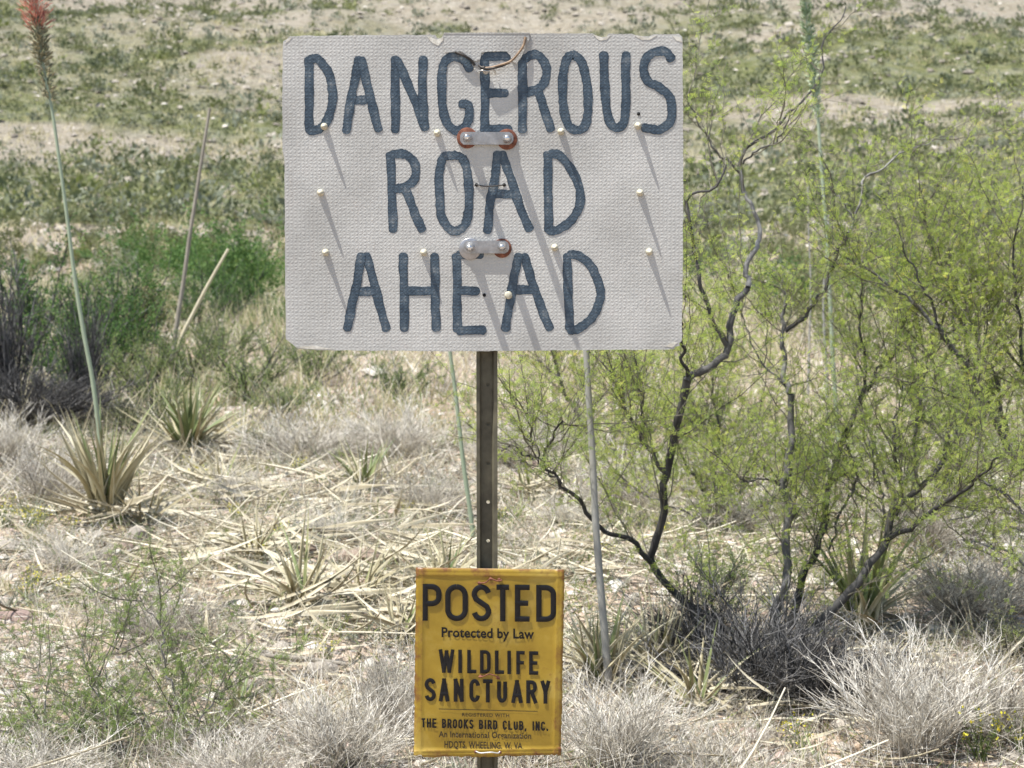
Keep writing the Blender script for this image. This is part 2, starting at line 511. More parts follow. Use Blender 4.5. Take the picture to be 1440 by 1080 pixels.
def weave(nt, vec):
    sx = nt.nodes.new("ShaderNodeSeparateXYZ"); nt.links.new(vec, sx.inputs[0])
    a = math_n(nt, 'SINE', math_n(nt, 'MULTIPLY', sx.outputs[0], 2 * math.pi / .0076))
    c = math_n(nt, 'SINE', math_n(nt, 'MULTIPLY', sx.outputs[2], 2 * math.pi / .0066))
    pr = math_n(nt, 'MULTIPLY', a, c)
    s = math_n(nt, 'ADD', math_n(nt, 'ADD', math_n(nt, 'MULTIPLY', a, .30), math_n(nt, 'MULTIPLY', c, .28)), math_n(nt, 'MULTIPLY', pr, .42))
    s = math_n(nt, 'ADD', math_n(nt, 'MULTIPLY', s, .5), .5)
    k = noise(nt, vec, 150, 3, .7)
    return math_n(nt, 'ADD', math_n(nt, 'MULTIPLY', s, .45), math_n(nt, 'MULTIPLY', k, .70))


def bump_weave(nt, b, h, st):
    bp = nt.nodes.new("ShaderNodeBump"); bp.inputs["Strength"].default_value = st; bp.inputs["Distance"].default_value = .0014
    nt.links.new(h, bp.inputs["Height"])
    nt.links.new(bp.outputs[0], b.inputs["Normal"])


def paint_mat():
    m, nt, b = new_mat("blue_black_paint")
    o = geopos(nt)
    at = nt.nodes.new("ShaderNodeAttribute"); at.attribute_name = "rnd"
    nz = nt.nodes.new("ShaderNodeTexNoise"); nz.inputs["Scale"].default_value = 90; nz.inputs["Detail"].default_value = 3
    nt.links.new(o, nz.inputs["Vector"])
    sc = nt.nodes.new("ShaderNodeVectorMath"); sc.operation = 'SCALE'; sc.inputs[3].default_value = .007
    mp = nt.nodes.new("ShaderNodeVectorMath"); mp.operation = 'ADD'
    nt.links.new(nz.outputs["Color"], sc.inputs[0]); nt.links.new(o, mp.inputs[0]); nt.links.new(sc.outputs[0], mp.inputs[1])
    h = weave(nt, mp.outputs[0])
    f = math_n(nt, 'SUBTRACT', math_n(nt, 'ADD', math_n(nt, 'MULTIPLY', noise(nt, o, 38, 5, .7), .85), math_n(nt, 'MULTIPLY', h, .25)), math_n(nt, 'MULTIPLY', at.outputs["Fac"], .20))
    c = ramp(nt, f, [(.2, (.010, .018, .027)), (.42, (.028, .050, .074)), (.60, (.066, .096, .124)), (.74, (.18, .20, .21))])
    nt.links.new(c, b.inputs["Base Color"]); b.inputs["Roughness"].default_value = .55
    bump_weave(nt, b, h, .8)
    return m


def simple_mat(name, ca, cb, scale=40, rough=.5, metal=0, cc=None, bump=.2):
    m, nt, b = new_mat(name)
    o = geopos(nt)
    st = [(.35, ca), (.65, cb)] + ([(.8, cc)] if cc else [])
    nt.links.new(ramp(nt, noise(nt, o, scale, 5, .65), st), b.inputs["Base Color"])
    b.inputs["Roughness"].default_value = rough; b.inputs["Metallic"].default_value = metal
    bp = nt.nodes.new("ShaderNodeBump"); bp.inputs["Strength"].default_value = bump; bp.inputs["Distance"].default_value = .001
    nt.links.new(noise(nt, o, scale * 4, 4), bp.inputs["Height"]); nt.links.new(bp.outputs[0], b.inputs["Normal"])
    return m


M['board'] = board_mat()
M['paint'] = paint_mat()
M['chip'] = simple_mat("bare_board_core", (.50, .46, .38), (.80, .77, .68), 90, .9)
M['steel'] = simple_mat("dull_steel", (.30, .29, .29), (.46, .45, .45), 60, .38, .7)
M['bolt'] = simple_mat("bright_bolt", (.55, .55, .55), (.78, .78, .78), 60, .28, .9)
M['rust'] = simple_mat("rust", (.10, .035, .02), (.25, .09, .05), 120, .85, 0, (.38, .17, .10))
M['cream'] = simple_mat("cream_nail", (.42, .38, .28), (.66, .62, .48), 200, .6)
M['post'] = simple_mat("weathered_post", (.075, .066, .043), (.145, .13, .085), 25, .7, .05, (.21, .17, .11))
M['black'] = simple_mat("black_hole", (.008, .008, .008), (.015, .015, .015), 60, .9)
M['sheet'] = simple_mat("grey_tin_scrap", (.36, .355, .33), (.50, .495, .47), 30, .7, 0)
M['wire'] = simple_mat("copper_wire", (.16, .10, .06), (.34, .23, .14), 90, .6, .1)
M['wire_dark'] = simple_mat("dark_wire", (.03, .027, .025), (.07, .06, .05), 90, .5, .4)
M['wire_pale'] = simple_mat("galvanised_wire", (.4, .39, .36), (.62, .6, .56), 90, .4, .5)


def smesh(name, verts, faces, mat, smooth=False):
    me = bpy.data.meshes.new(name)
    me.from_pydata([tuple(map(float, v)) for v in verts], [], faces); me.materials.append(mat)
    if smooth: me.polygons.foreach_set("use_smooth", [True] * len(me.polygons))
    me.update()
    return me


def prism(name, poly_px, Yf, thick, mat, origin, bevel=0.0):
    """polygon traced in the plane y=Yf, given real thickness backwards"""
    import bmesh
    bm = bmesh.new()
    front = [bm.verts.new(P(x, y, Yf) - origin) for x, y in poly_px]
    back = [bm.verts.new(P(x, y, Yf) - origin + np.array([0, thick, 0])) for x, y in poly_px]
    n = len(poly_px)
    bm.faces.new(front); bm.faces.new(back[::-1])
    for i in range(n): bm.faces.new((front[i], back[i], back[(i + 1) % n], front[(i + 1) % n]))
    if bevel:
        ed = [e for e in bm.edges if all(v in set(front) for v in e.verts)]
        bmesh.ops.bevel(bm, geom=ed, offset=bevel, segments=2, affect='EDGES')
    bmesh.ops.recalc_face_normals(bm, faces=bm.faces)
    bmesh.ops.triangulate(bm, faces=[f for f in bm.faces if len(f.verts) > 4])
    me = bpy.data.meshes.new(name); bm.to_mesh(me); bm.free(); me.materials.append(mat)
    return me


O3 = P(685, 270, YS)
sign = thing("warning_sign", "big off-white board with hand painted dark blue capitals on top of the post", "road sign", O3)


def jag(a, b, n, amp, seed):
    r = random.Random(seed); out = []
    for k in range(n):
        t = k / n
        nx, ny = -(b[1] - a[1]), (b[0] - a[0]); L = math.hypot(nx, ny)
        d = r.uniform(-amp, amp)
        out.append((a[0] + (b[0] - a[0]) * t + nx / L * d, a[1] + (b[1] - a[1]) * t + ny / L * d))
    return out


outline = []
corner = [(398, 58), (402, 56), (408, 50.5), (520, 49.5), (612, 49), (615, 54), (620, 55), (624, 47.5), (734, 47.3), (834, 47), (838, 51), (846, 53), (853, 52), (856, 47.4), (888, 47.6),
          (900, 51), (912, 51.5), (920, 48), (955, 47.6), (957, 50), (960, 52), (961, 270), (959, 480), (955, 482), (956, 487), (949, 487), (948, 491), (930, 492), (860, 491.5), (760, 493), (640, 494), (520, 493),
          (450, 492), (418, 490), (411, 484), (402, 477), (401.5, 470), (400.5, 330), (400, 222), (397.5, 212), (397, 130)]
for i, c in enumerate(corner):
    d = corner[(i + 1) % len(corner)]
    L = math.hypot(c[0] - d[0], c[1] - d[1])
    outline += jag(c, d, max(1, int(L / 9)), .55 if L > 20 else .3, i)
BT = .013
link("board", prism("board", outline, YS, BT, M['board'], O3, .0005), sign)

# chipped patches where the face has broken away along the top edge
for k, poly in enumerate([[(600, 50), (606, 59), (616, 64), (623.5, 57), (623.5, 51), (614, 56)], [(834, 49), (842, 56.5), (853, 56), (859, 49), (850, 53.5)], [(892, 50), (903, 56), (914, 56), (924, 49.5), (912, 53)],
                          [(945, 50), (952, 57), (959, 60), (957, 53)], [(401, 62), (407, 57), (411, 52), (403, 55)], [(418, 488), (432, 490.5), (470, 491), (440, 486)],
                          [(935, 487), (945, 489), (953, 482), (946, 481)]]):
    jp = []
    for i, c in enumerate(poly): jp += jag(c, poly[(i + 1) % len(poly)], 3, .5, k * 7 + i)
    link("chip", prism("chip", jp, YS - .0006, .0004, M['chip'], O3), sign)

letters = {
    'D1': [[(434, 84), (435, 118), (434.5, 150), (435, 183)], [(437, 83), (448, 84), (460, 99), (467, 122), (467, 146), (461, 167), (450, 181), (436, 184)]],
    'A1': [[(504.5, 84), (499, 112), (492, 150), (487, 184)], [(508, 84), (516, 118), (525, 155), (532, 182)], [(497, 141), (515, 140)]],
    'N1': [[(555.5, 83), (556, 130), (556, 183)], [(559, 85), (571, 112), (585, 146), (598, 180)], [(595, 83), (594, 130), (597, 178)]],
    'G1': [[(660, 97), (652, 84), (636, 80), (624, 90), (621, 119), (623, 154), (630, 175), (643, 184), (656, 175), (659.5, 162), (659, 149), (649, 146)]],
    'E1': [[(681.5, 82), (682, 130), (681.5, 183)], [(684, 79), (714, 79)], [(686, 131), (711, 131)], [(684, 182), (716, 182)]],
    'R1': [[(734.5, 88), (735, 130), (734.5, 183)], [(737, 84), (748, 77), (760, 80), (768, 95), (767, 112), (758, 124), (741, 130)], [(757, 130), (765, 152), (774, 182)]],
    'O1': [[(806, 77), (797, 83), (792, 105), (791, 135), (794, 160), (800, 177), (811, 183), (822, 178), (827, 155), (826, 125), (822, 100), (815, 83), (806, 77)]],
    'U1': [[(849, 77), (850, 110), (852, 145), (857, 170), (867, 180), (877, 172), (880, 150), (880, 118), (880, 77)]],
    'S1': [[(944, 82), (936, 73), (922, 73), (909, 82), (905, 99), (912, 115), (926, 122), (940, 134), (945, 152), (942, 171), (931, 181), (917, 182), (906, 179)]],
    'R2': [[(549, 218), (551, 270), (553, 323)], [(552, 217), (569, 217), (581, 226), (585, 240), (581, 255), (568, 263), (556, 266)], [(571, 268), (582, 296), (593, 323)]],
    'O2': [[(638, 218), (624, 222), (618, 240), (618, 272), (620, 300), (628, 318), (641, 325), (653, 317), (659, 296), (659, 262), (656, 236), (649, 222), (638, 218)]],
    'A2': [[(700, 217), (694, 260), (688, 295), (686, 324)], [(706, 217), (718, 250), (731, 290), (744, 322)], [(694, 273), (722, 273)]],
    'D2': [[(770, 217), (771, 270), (771, 323)], [(774, 216), (787, 219), (803, 238), (814, 262), (815, 289), (803, 310), (787, 322), (773, 325)]],
    'A3': [[(508, 360), (503, 390), (496, 425), (488, 462)], [(515, 360), (524, 390), (534, 430), (543, 462)], [(505, 410), (526, 409)]],
    'H3': [[(567, 360), (568, 410), (569, 462)], [(611, 360), (612, 410), (613, 462)], [(572, 409), (606, 409)]],
    'E3': [[(642, 361), (643, 410), (643, 463)], [(646, 358), (676, 358)], [(646, 409), (670, 409)], [(646, 465), (679, 464)]],
    'A4': [[(729, 360), (723, 390), (716, 430), (711, 462)], [(737, 360), (748, 395), (760, 430), (773, 461)], [(723, 408), (752, 407)]],
    'D3': [[(797, 360), (799, 410), (801, 461)], [(801, 358), (817, 361), (833, 378), (843, 402), (843, 425), (832, 447), (816, 461), (802, 465)]],
}
k = 0
for name_, sts in letters.items():
    gg = Geo()
    for st in sts:
        k += 1
        stroke_geo(gg, st, 12.8 if name_[1] == '1' else 12.6, YS - .0004 - .00012 * (k % 5), seed=k, wob=.48)
    link("letter", gg.mesh("letter", M['paint'], O3), sign)


def ball_mesh(name, c, r, mat, sy=1.0, n=10):
    V = []; F = []
    for i in range(n // 2 + 1):
        a = math.pi / 2 * i / (n // 2)
        for j in range(n):
            b = 2 * math.pi * j / n
            V.append((c[0] + r * math.sin(a) * math.cos(b), c[1] - r * sy * math.cos(a), c[2] + r * math.sin(a) * math.sin(b)))
    for i in range(n // 2):
        for j in range(n):
            F.append((i * n + j, i * n + (j + 1) % n, (i + 1) * n + (j + 1) % n, (i + 1) * n + j))
    return smesh(name, V, F, mat, True)


def rod_mesh(name, c, prof, mat, n=12):
    """turned shape about the y axis; prof = [(distance towards the viewer, radius)]"""
    V = []; F = []
    for d, r in prof:
        for j in range(n):
            b = 2 * math.pi * j / n
            V.append((c[0] + r * math.cos(b), c[1] - d, c[2] + r * math.sin(b)))
    m = len(prof)
    for i in range(m - 1):
        for j in range(n): F.append((i * n + j, i * n + (j + 1) % n, (i + 1) * n + (j + 1) % n, (i + 1) * n + j))
    F.append(tuple((m - 1) * n + j for j in range(n)))
    return smesh(name, V, F, mat, True)


# nails standing out of the board
for (x, y, L) in [(456, 178, .019), (615, 187, .018), (789, 185, .018), (897, 177, .0195), (451, 271, .020), (900, 271, .020), (458, 355, .020), (596, 355, .016), (780, 348, .017), (913, 354, .020)]:
    c = P(x, y, YS - .0003) - O3
    link("nail", rod_mesh("nail", c, [(0, .0062), (.0015, .0068), (.005, .0058), (.008, .0042), (L * .8, .0030), (L, .0012)], M['cream']), sign)
for (x, y) in [(681, 415), (898, 160), (670, 260), (709, 260)]:
    c = P(x, y, YS - .0008) - O3
    link("drill_hole", rod_mesh("drill_hole", c, [(0, .0034), (.0002, .0034)], M['black']), sign)
link("nail", rod_mesh("nail", P(715, 415, YS - .0003) - O3, [(0, .006), (.002, .0075), (.004, .006), (.0045, .002)], M['cream']), sign)

# joining plates with bolts and big washers
for row, (y, x0, x1, wl, wr, tilt) in enumerate([(194.5, 647, 722, (657, 194, 14.5, 'rust'), (713, 196, 14.5, 'rust'), 0), (347.5, 652, 716, (661, 350, 15.5, 'steel'), (706, 349, 13.5, 'rust'), 0)]):
    for (wx, wy, wr_, mt) in (wl, wr):
        link("washer", rod_mesh("washer", P(wx, wy, YS - .0002) - O3, [(0, wr_ / 750), (.0018, wr_ / 750), (.0024, wr_ / 750 * .94), (.0024, .004)], M[mt], 24), sign)
    h = 9.0
    poly = [(x0 + 4, y - h), (x1 - 6, y - h), (x1 - 2, y - h + 2.5), (x1, y - 3), (x1, y + 3), (x1 - 2, y + h - 2.5), (x1 - 6, y + h), (x0 + 5, y + h), (x0 + 1.5, y + h - 3), (x0, y + 3), (x0, y - 4), (x0 + 1.5, y - h + 2)]
    link("joining_plate", prism("joining_plate", poly, YS - .0068, .0038, M['steel'], O3, .0006), sign)
    for (wx, wy, _, __), L in zip((wl, wr), ((.034, .060) if row == 0 else (.040, .044))):
        c = P(wx, wy - (1 if row == 0 else 3), YS - .0066) - O3
        link("bolt", rod_mesh("bolt", c, [(0, .0088), (.0045, .0085), (.006, .0075), (L * .75, .0062), (L - .003, .0050), (L - .001, .0042), (L, .0022)], M['bolt'], 14), sign)


def wire_mesh(name, pts, r, mat, origin):
    g_ = Geo()
    p = np.array(catmull(pts, 5))[None]
    g_.strands(p, r, 6, np.array([.5]))
    return g_.mesh(name, mat, origin, True)


def pw(lst):
    return [P(x, y, YS - d) for x, y, d in lst]


sheet = [(624, 47.6), (624.5, 62), (626, 74), (640, 73), (648, 72), (658, 79), (668, 86), (675, 84), (677, 74), (686, 72.5), (712, 72.5), (717, 77), (720, 86), (726, 90), (733, 80), (739, 66), (744, 56), (745, 47.6)]
js = []
for i, c in enumerate(sheet): js += jag(c, sheet[(i + 1) % len(sheet)], 3, .4, 90 + i)
link("metal_scrap", prism("metal_scrap", js, YS - .0026, .0012, M['board'], O3), sign)
link("fold_strip", prism("fold_strip", [(624, 45.9), (745, 45.9), (745, 47.4), (624, 47.4)], YS - .0032, BT + .004, M['board'], O3), sign)
link("wire", wire_mesh("wire", pw([(676, 96, .006), (690, 95, .010), (705, 91, .011), (718, 86, .010), (728, 76, .009), (736, 64, .007), (739, 52, .004)]), .0024, M['wire'], O3), sign)
link("wire", wire_mesh("wire", pw([(672, 101, .004), (678, 99, .012), (686, 100, .011), (694, 98, .010), (697, 104, .004)]), .0017, M['wire_pale'], O3), sign)
link("wire", wire_mesh("wire", pw([(673, 92, .004), (678, 95, .012), (684, 97, .012), (700, 94.5, .011), (717, 88, .009)]), .0022, M['wire_dark'], O3), sign)
link("wire", wire_mesh("wire", pw([(640, 73, .004), (650, 77, .007), (661, 83, .006), (668, 92, .004)]), .0024, M['wire_dark'], O3), sign)
link("wire_knot", ball_mesh("wire_knot", P(680, 96, YS - .005) - O3, .0052, M['wire_dark'], 1.4), sign)
link("wire_knot", ball_mesh("wire_knot", P(683, 100, YS - .004) - O3, .0062, M['wire_pale'], .8), sign)
link("wire", wire_mesh("wire", pw([(670, 260, .001), (678, 261.5, .0035), (690, 262, .0045), (701, 261, .0035), (709, 260, .001)]), .0011, M['wire_dark'], O3), sign)

# ------------------------------------------------------------------ the post (a punched channel)
post = thing("sign_post", "dark weathered steel channel post punched with a row of holes carrying both signs", "post", (P(685, 700, YS + .02)[0], YS + .02, 0))
PX = post.location.x
Yf = YS + BT + .0035
prof = [(-.0200, Yf - .0), (-.0140, Yf), (-.0108, Yf + .012), (.0092, Yf + .012), (.0135, Yf), (.0200, Yf)]
ztop, zbot = P(685, 52, YS)[2], -.35


def post_mesh():
    V = []; F = []

    def quad(a, b, c, d):
        n = len(V); V.extend([a, b, c, d]); F.append((n, n + 1, n + 2, n + 3))
    for off in (0, .0028):
        for i in range(len(prof) - 1):
            if i == 2: continue
            (x0, y0), (x1, y1) = prof[i], prof[i + 1]
            quad((x0, y0 + off, zbot), (x1, y1 + off, zbot), (x1, y1 + off, ztop), (x0, y0 + off, ztop))
    quad((prof[0][0], prof[0][1], zbot), (prof[0][0], prof[0][1] + .0028, zbot), (prof[0][0], prof[0][1] + .0028, ztop), (prof[0][0], prof[0][1], ztop))
    quad((prof[-1][0], prof[-1][1], zbot), (prof[-1][0], prof[-1][1] + .0028, zbot), (prof[-1][0], prof[-1][1] + .0028, ztop), (prof[-1][0], prof[-1][1], ztop))
    x0, x1 = prof[2][0], prof[3][0]; xc = .0018; rr = .0036
    pitch = 56.5 / 750
    z = P(687, 543, YS)[2] - pitch * 20
    zs = []
    while z < ztop - .02:
        if z > zbot + .02: zs.append(z)
        z += pitch
    for y in (Yf + .012, Yf + .0148):
        last = zbot
        for zc in zs:
            z0, z1 = zc - .012, zc + .012
            quad((x0, y, last), (x1, y, last), (x1, y, z0), (x0, y, z0))
            sq = [(x0, z0), ((x0 + x1) / 2, z0), (x1, z0), (x1, zc), (x1, z1), ((x0 + x1) / 2, z1), (x0, z1), (x0, zc)]
            ci = [(xc + rr * math.cos(a), zc + rr * math.sin(a)) for a in [math.radians(t) for t in (225, 270, 315, 0, 45, 90, 135, 180)]]
            for k in range(8):
                a, b = sq[k], sq[(k + 1) % 8]; c, d = ci[(k + 1) % 8], ci[k]
                quad((a[0], y, a[1]), (b[0], y, b[1]), (c[0], y, c[1]), (d[0], y, d[1]))
            last = z1
        quad((x0, y, last), (x1, y, last), (x1, y, ztop), (x0, y, ztop))
    for zc in zs:
        for k in range(8):
            a0 = math.radians(45 * k); a1 = math.radians(45 * k + 45)
            quad((xc + rr * math.cos(a0), Yf + .012, zc + rr * math.sin(a0)), (xc + rr * math.cos(a1), Yf + .012, zc + rr * math.sin(a1)),
                 (xc + rr * math.cos(a1), Yf + .0148, zc + rr * math.sin(a1)), (xc + rr * math.cos(a0), Yf + .0148, zc + rr * math.sin(a0)))
    for zc in zs:  # added backing squares that keep the light out of the upper holes
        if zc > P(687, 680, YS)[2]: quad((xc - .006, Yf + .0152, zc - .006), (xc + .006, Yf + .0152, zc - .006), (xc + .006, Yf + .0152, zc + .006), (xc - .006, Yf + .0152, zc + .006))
    V = [(a, b - post.location.y, c) for a, b, c in V]
    return smesh("channel", V, F, M['post'])


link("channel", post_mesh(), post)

# ------------------------------------------------------------------ the yellow notice
YN = YS - .004
O4 = P(687, 930, YN)
notice = thing("wildlife_notice", "small yellow embossed metal notice with rusty edges and black lettering low on the post", "notice sign", O4)


def yellow_mat():
    m, nt, b = new_mat("yellow_enamel")
    o = geopos(nt)
    at = nt.nodes.new("ShaderNodeAttribute"); at.attribute_name = "rnd"
    n1 = noise(nt, o, 9, 5, .65)
    c = ramp(nt, n1, [(.3, (.26, .155, .010)), (.52, (.35, .225, .020)), (.72, (.45, .32, .07))])
    n2 = noise(nt, o, 38, 5, .7)
    f = math_n(nt, 'ADD', math_n(nt, 'MULTIPLY', at.outputs["Fac"], .30), n2)
    rf = nt.nodes.new("ShaderNodeMapRange"); rf.inputs[1].default_value = .62; rf.inputs[2].default_value = .84
    nt.links.new(f, rf.inputs[0])
    c = mixc(nt, math_n(nt, 'MULTIPLY', rf.outputs[0], .9), c, (.17, .06, .02))
    nt.links.new(c, b.inputs["Base Color"])
    b.inputs["Roughness"].default_value = .42
    bp = nt.nodes.new("ShaderNodeBump"); bp.inputs["Strength"].default_value = .25; bp.inputs["Distance"].default_value = .002
    nt.links.new(noise(nt, o, 14, 4), bp.inputs["Height"]); nt.links.new(bp.outputs[0], b.inputs["Normal"])
    return m


M['yellow'] = yellow_mat()
M['ink'] = simple_mat("black_enamel", (.007, .007, .008), (.014, .013, .014), 80, .42, 0, (.035, .03, .028), .05)
for _k in ('ink',): M[_k].node_tree.nodes['Principled BSDF'].inputs['Specular IOR Level'].default_value = .25
M['ink_faded'] = simple_mat("faded_ink", (.012, .009, .006), (.05, .032, .012), 120, .6)

TL, TR, BR, BL = (585, 798), (794, 801), (789, 1062), (582, 1066)


def quadmap(u, v):
    # u 0..1 left-right, v 0..1 top-bottom
    x = (TL[0] * (1 - u) + TR[0] * u) * (1 - v) + (BL[0] * (1 - u) + BR[0] * u) * v
    y = (TL[1] * (1 - u) + TR[1] * u) * (1 - v) + (BL[1] * (1 - u) + BR[1] * u) * v
    return x, y


def plate_y(px, py):
    """how far the buckled plate stands towards the viewer (metres)"""
    u = (px - 585) / 208.; v = (py - 799) / 264.
    bow = .004 * (1 - (2 * u - 1) ** 2) * .0 + .003 * math.sin(u * 5.2 + .6) * math.sin(v * 3.0 + .2)
    bow += .0012 * math.sin(u * 11 + v * 7)
    # dented corner at lower right, curled bottom edge
    bow -= .006 * max(0, u - .8) * 5 * max(0, v - .68) * 2
    bow += .008 * max(0, v - .955) * 22 * .3
    return bow + .004


def plate_mesh():
    us = sorted(set(list(np.linspace(0, 1, 41)) + [.028, .045, .062, .938, .955, .972]))
    vs = sorted(set(list(np.linspace(0, 1, 53)) + [.028, .038, .048, .952, .962, .972]))
    V = []; R = []
    r = random.Random(4)
    for v in vs:
        for u in us:
            x, y = quadmap(u, v)
            if v == 1: y += r.uniform(-1, 1) + 3 * math.sin(u * 6) * (u - .5)
            if u in (0, 1): x += r.uniform(-.6, .6)
            if v == 1 and u < .06: y -= 4
            w = P(x, y, YN - plate_y(x, y))
            rim = min(abs(u - .045) / .017, abs(u - .955) / .017, 1.0)
            rim2 = min(abs(v - .038) / .010, abs(v - .962) / .010, 1.0)
            w[1] -= .0016 * (1 - min(rim, rim2))
            V.append(w - O4)
            e = min(u, 1 - u) / .06; e2 = min(v, 1 - v) / .05
            R.append(max(0, 1 - min(e, e2)) * .8 + .25 * (1 - min(rim, rim2)) + .35 * max(0, 1 - math.hypot((u - .5) / .13, (v - .08) / .05)) + .3 * max(0, 1 - math.hypot((u - .5) / .12, (v - .59) / .03)))
    nu = len(us); idx = np.arange(len(V)).reshape(len(vs), nu)
    q = np.stack([idx[:-1, :-1], idx[1:, :-1], idx[1:, 1:], idx[:-1, 1:]], -1).reshape(-1, 4)
    g_ = Geo(); g_.add(np.array(V), q, np.array(R))
    return g_.mesh("plate", M['yellow'], (0, 0, 0), True)


pl = link("plate", plate_mesh(), notice)
so = pl.modifiers.new("solid", 'SOLIDIFY'); so.thickness = .0008; so.offset = -1

# a stroke alphabet for the condensed gothic capitals; x in 0..1, y 0 top ..1 bottom


def arc(cx, cy, rx, ry, a0, a1, n=10):
    return [(cx + rx * math.cos(math.radians(a0 + (a1 - a0) * k / n)), cy + ry * math.sin(math.radians(a0 + (a1 - a0) * k / n))) for k in range(n + 1)]


def bowl(x0, x1, y0, y1):
    rx = (x1 - x0) * .55; ry = min((y1 - y0) / 2, .2)
    return [(x0, y0), (x1 - rx, y0)] + arc(x1 - rx, y0 + ry, rx, ry, -90, 0, 6) + arc(x1 - rx, y1 - ry, rx, ry, 0, 90, 6) + [(x0, y1)]


ST = {
    'P': [[(0, -.0), (0, 1)], bowl(0, 1, 0, .54)],
    'O': [arc(.5, .27, .5, .27, -90, -180, 8) + arc(.5, .73, .5, .27, 180, 90, 8) + arc(.5, .73, .5, .27, 90, 0, 8) + arc(.5, .27, .5, .27, 0, -90, 8)],
    'S': [arc(.5, .25, .5, .25, -15, -180, 10) + [(.12, .38), (.5, .5), (.88, .62)] + arc(.5, .75, .5, .25, 0, 165, 10)],
    'T': [[(.5, 0), (.5, 1)], [(-.12, 0), (1.12, 0)]],
    'E': [[(0, 0), (0, 1)], [(0, 0), (1, 0)], [(0, .5), (.85, .5)], [(0, 1), (1, 1)]],
    'D': [[(0, 0), (0, 1)], bowl(0, 1, 0, 1)],
    'W': [[(-.15, 0), (.2, 1)], [(.2, 1), (.5, .05)], [(.5, .05), (.8, 1)], [(.8, 1), (1.15, 0)]],
    'I': [[(.5, 0), (.5, 1)]],
    'L': [[(0, 0), (0, 1)], [(0, 1), (1, 1)]],
    'F': [[(0, 0), (0, 1)], [(0, 0), (1, 0)], [(0, .5), (.85, .5)]],
    'A': [[(.5, 0), (-.1, 1)], [(.5, 0), (1.1, 1)], [(.12, .7), (.88, .7)]],
    'N': [[(0, 0), (0, 1)], [(0, 0), (1, 1)], [(1, 0), (1, 1)]],
    'C': [arc(.5, .27, .5, .27, -5, -180, 9) + arc(.5, .73, .5, .27, 180, 5, 9)],
    'U': [[(0, 0), (0, .6)] + arc(.5, .74, .5, .26, 180, 0, 12) + [(1, .6), (1, 0)]],
    'R': [[(0, 0), (0, 1)], bowl(0, 1, 0, .5), [(.5, .5), (1.05, 1)]],
    'Y': [[(-.1, 0), (.5, .5)], [(1.1, 0), (.5, .5)], [(.5, .5), (.5, 1)]],
    'B': [[(0, 0), (0, 1)], bowl(0, .95, 0, .48), bowl(0, 1, .48, 1)],
    'K': [[(0, 0), (0, 1)], [(0, .6), (1, 0)], [(.3, .45), (1.05, 1)]],
    'G': [arc(.5, .27, .5, .27, -5, -180, 9) + arc(.5, .73, .5, .27, 180, 20, 9) + [(1, .55), (.55, .55)]],
    'H': [[(0, 0), (0, 1)], [(1, 0), (1, 1)], [(0, .5), (1, .5)]],
    'V': [[(-.1, 0), (.5, 1)], [(1.1, 0), (.5, 1)]],
    'Q': [], '.': [[(.2, .93), (.2, 1.02)]], ',': [[(.3, .95), (.1, 1.15)]],
}


def gothic(ch, x0, x1, yt, yb, sw, sh, mat, thick, name="letter"):
    """one capital: x0,x1 outer box, yt,yb outer box, sw stroke width in px"""
    gg = Geo(); V = []
    for j, st in enumerate(ST[ch]):
        ix0, ix1, iy0, iy1 = x0 + sw / 2, x1 - sw / 2, yt + sw / 2, yb - sw / 2
        pts = []
        straight = len(st) == 2
        for (a, b) in st:
            pts.append((ix0 + a * (ix1 - ix0), iy0 + b * (iy1 - iy0)))
        if straight:
            (ax, ay), (bx, by) = pts
            L = math.hypot(bx - ax, by - ay) or 1
            e = sw * .48
            pts = [(ax - (bx - ax) / L * e, ay - (by - ay) / L * e), (bx + (bx - ax) / L * e, by + (by - ay) / L * e)]
            pts = [(pts[0][0] + (pts[1][0] - pts[0][0]) * t, pts[0][1] + (pts[1][1] - pts[0][1]) * t) for t in np.linspace(0, 1, 5)]
        pts = [(x, y + sh * (x - x0)) for x, y in pts]
        c = np.array(pts); keep = [0] + [i for i in range(1, len(c)) if np.linalg.norm(c[i] - c[i - 1]) > .05]; c = c[keep]
        T = norm(np.gradient(c, axis=0)); Nn = np.stack([-T[:, 1], T[:, 0]], -1)
        VV = []; RR = []
        for i in range(len(c)):
            for off, rv in ((1, 0), (.55, 1), (-.55, 1), (-1, 0)):
                x = c[i] + Nn[i] * off * sw / 2
                w = P(x[0], x[1], YN - plate_y(x[0], x[1]) - .0012 - .0001 * j - thick * rv)
                VV.append(w); RR.append(rv)
        idx = np.arange(len(VV)).reshape(-1, 4)
        q = np.stack([idx[:-1, :-1], idx[:-1, 1:], idx[1:, 1:], idx[1:, :-1]], -1).reshape(-1, 4)
        gg.add(np.array(VV), q, np.array(RR))
    link(name, gg.mesh(name, mat, O4), notice)


sk = .012
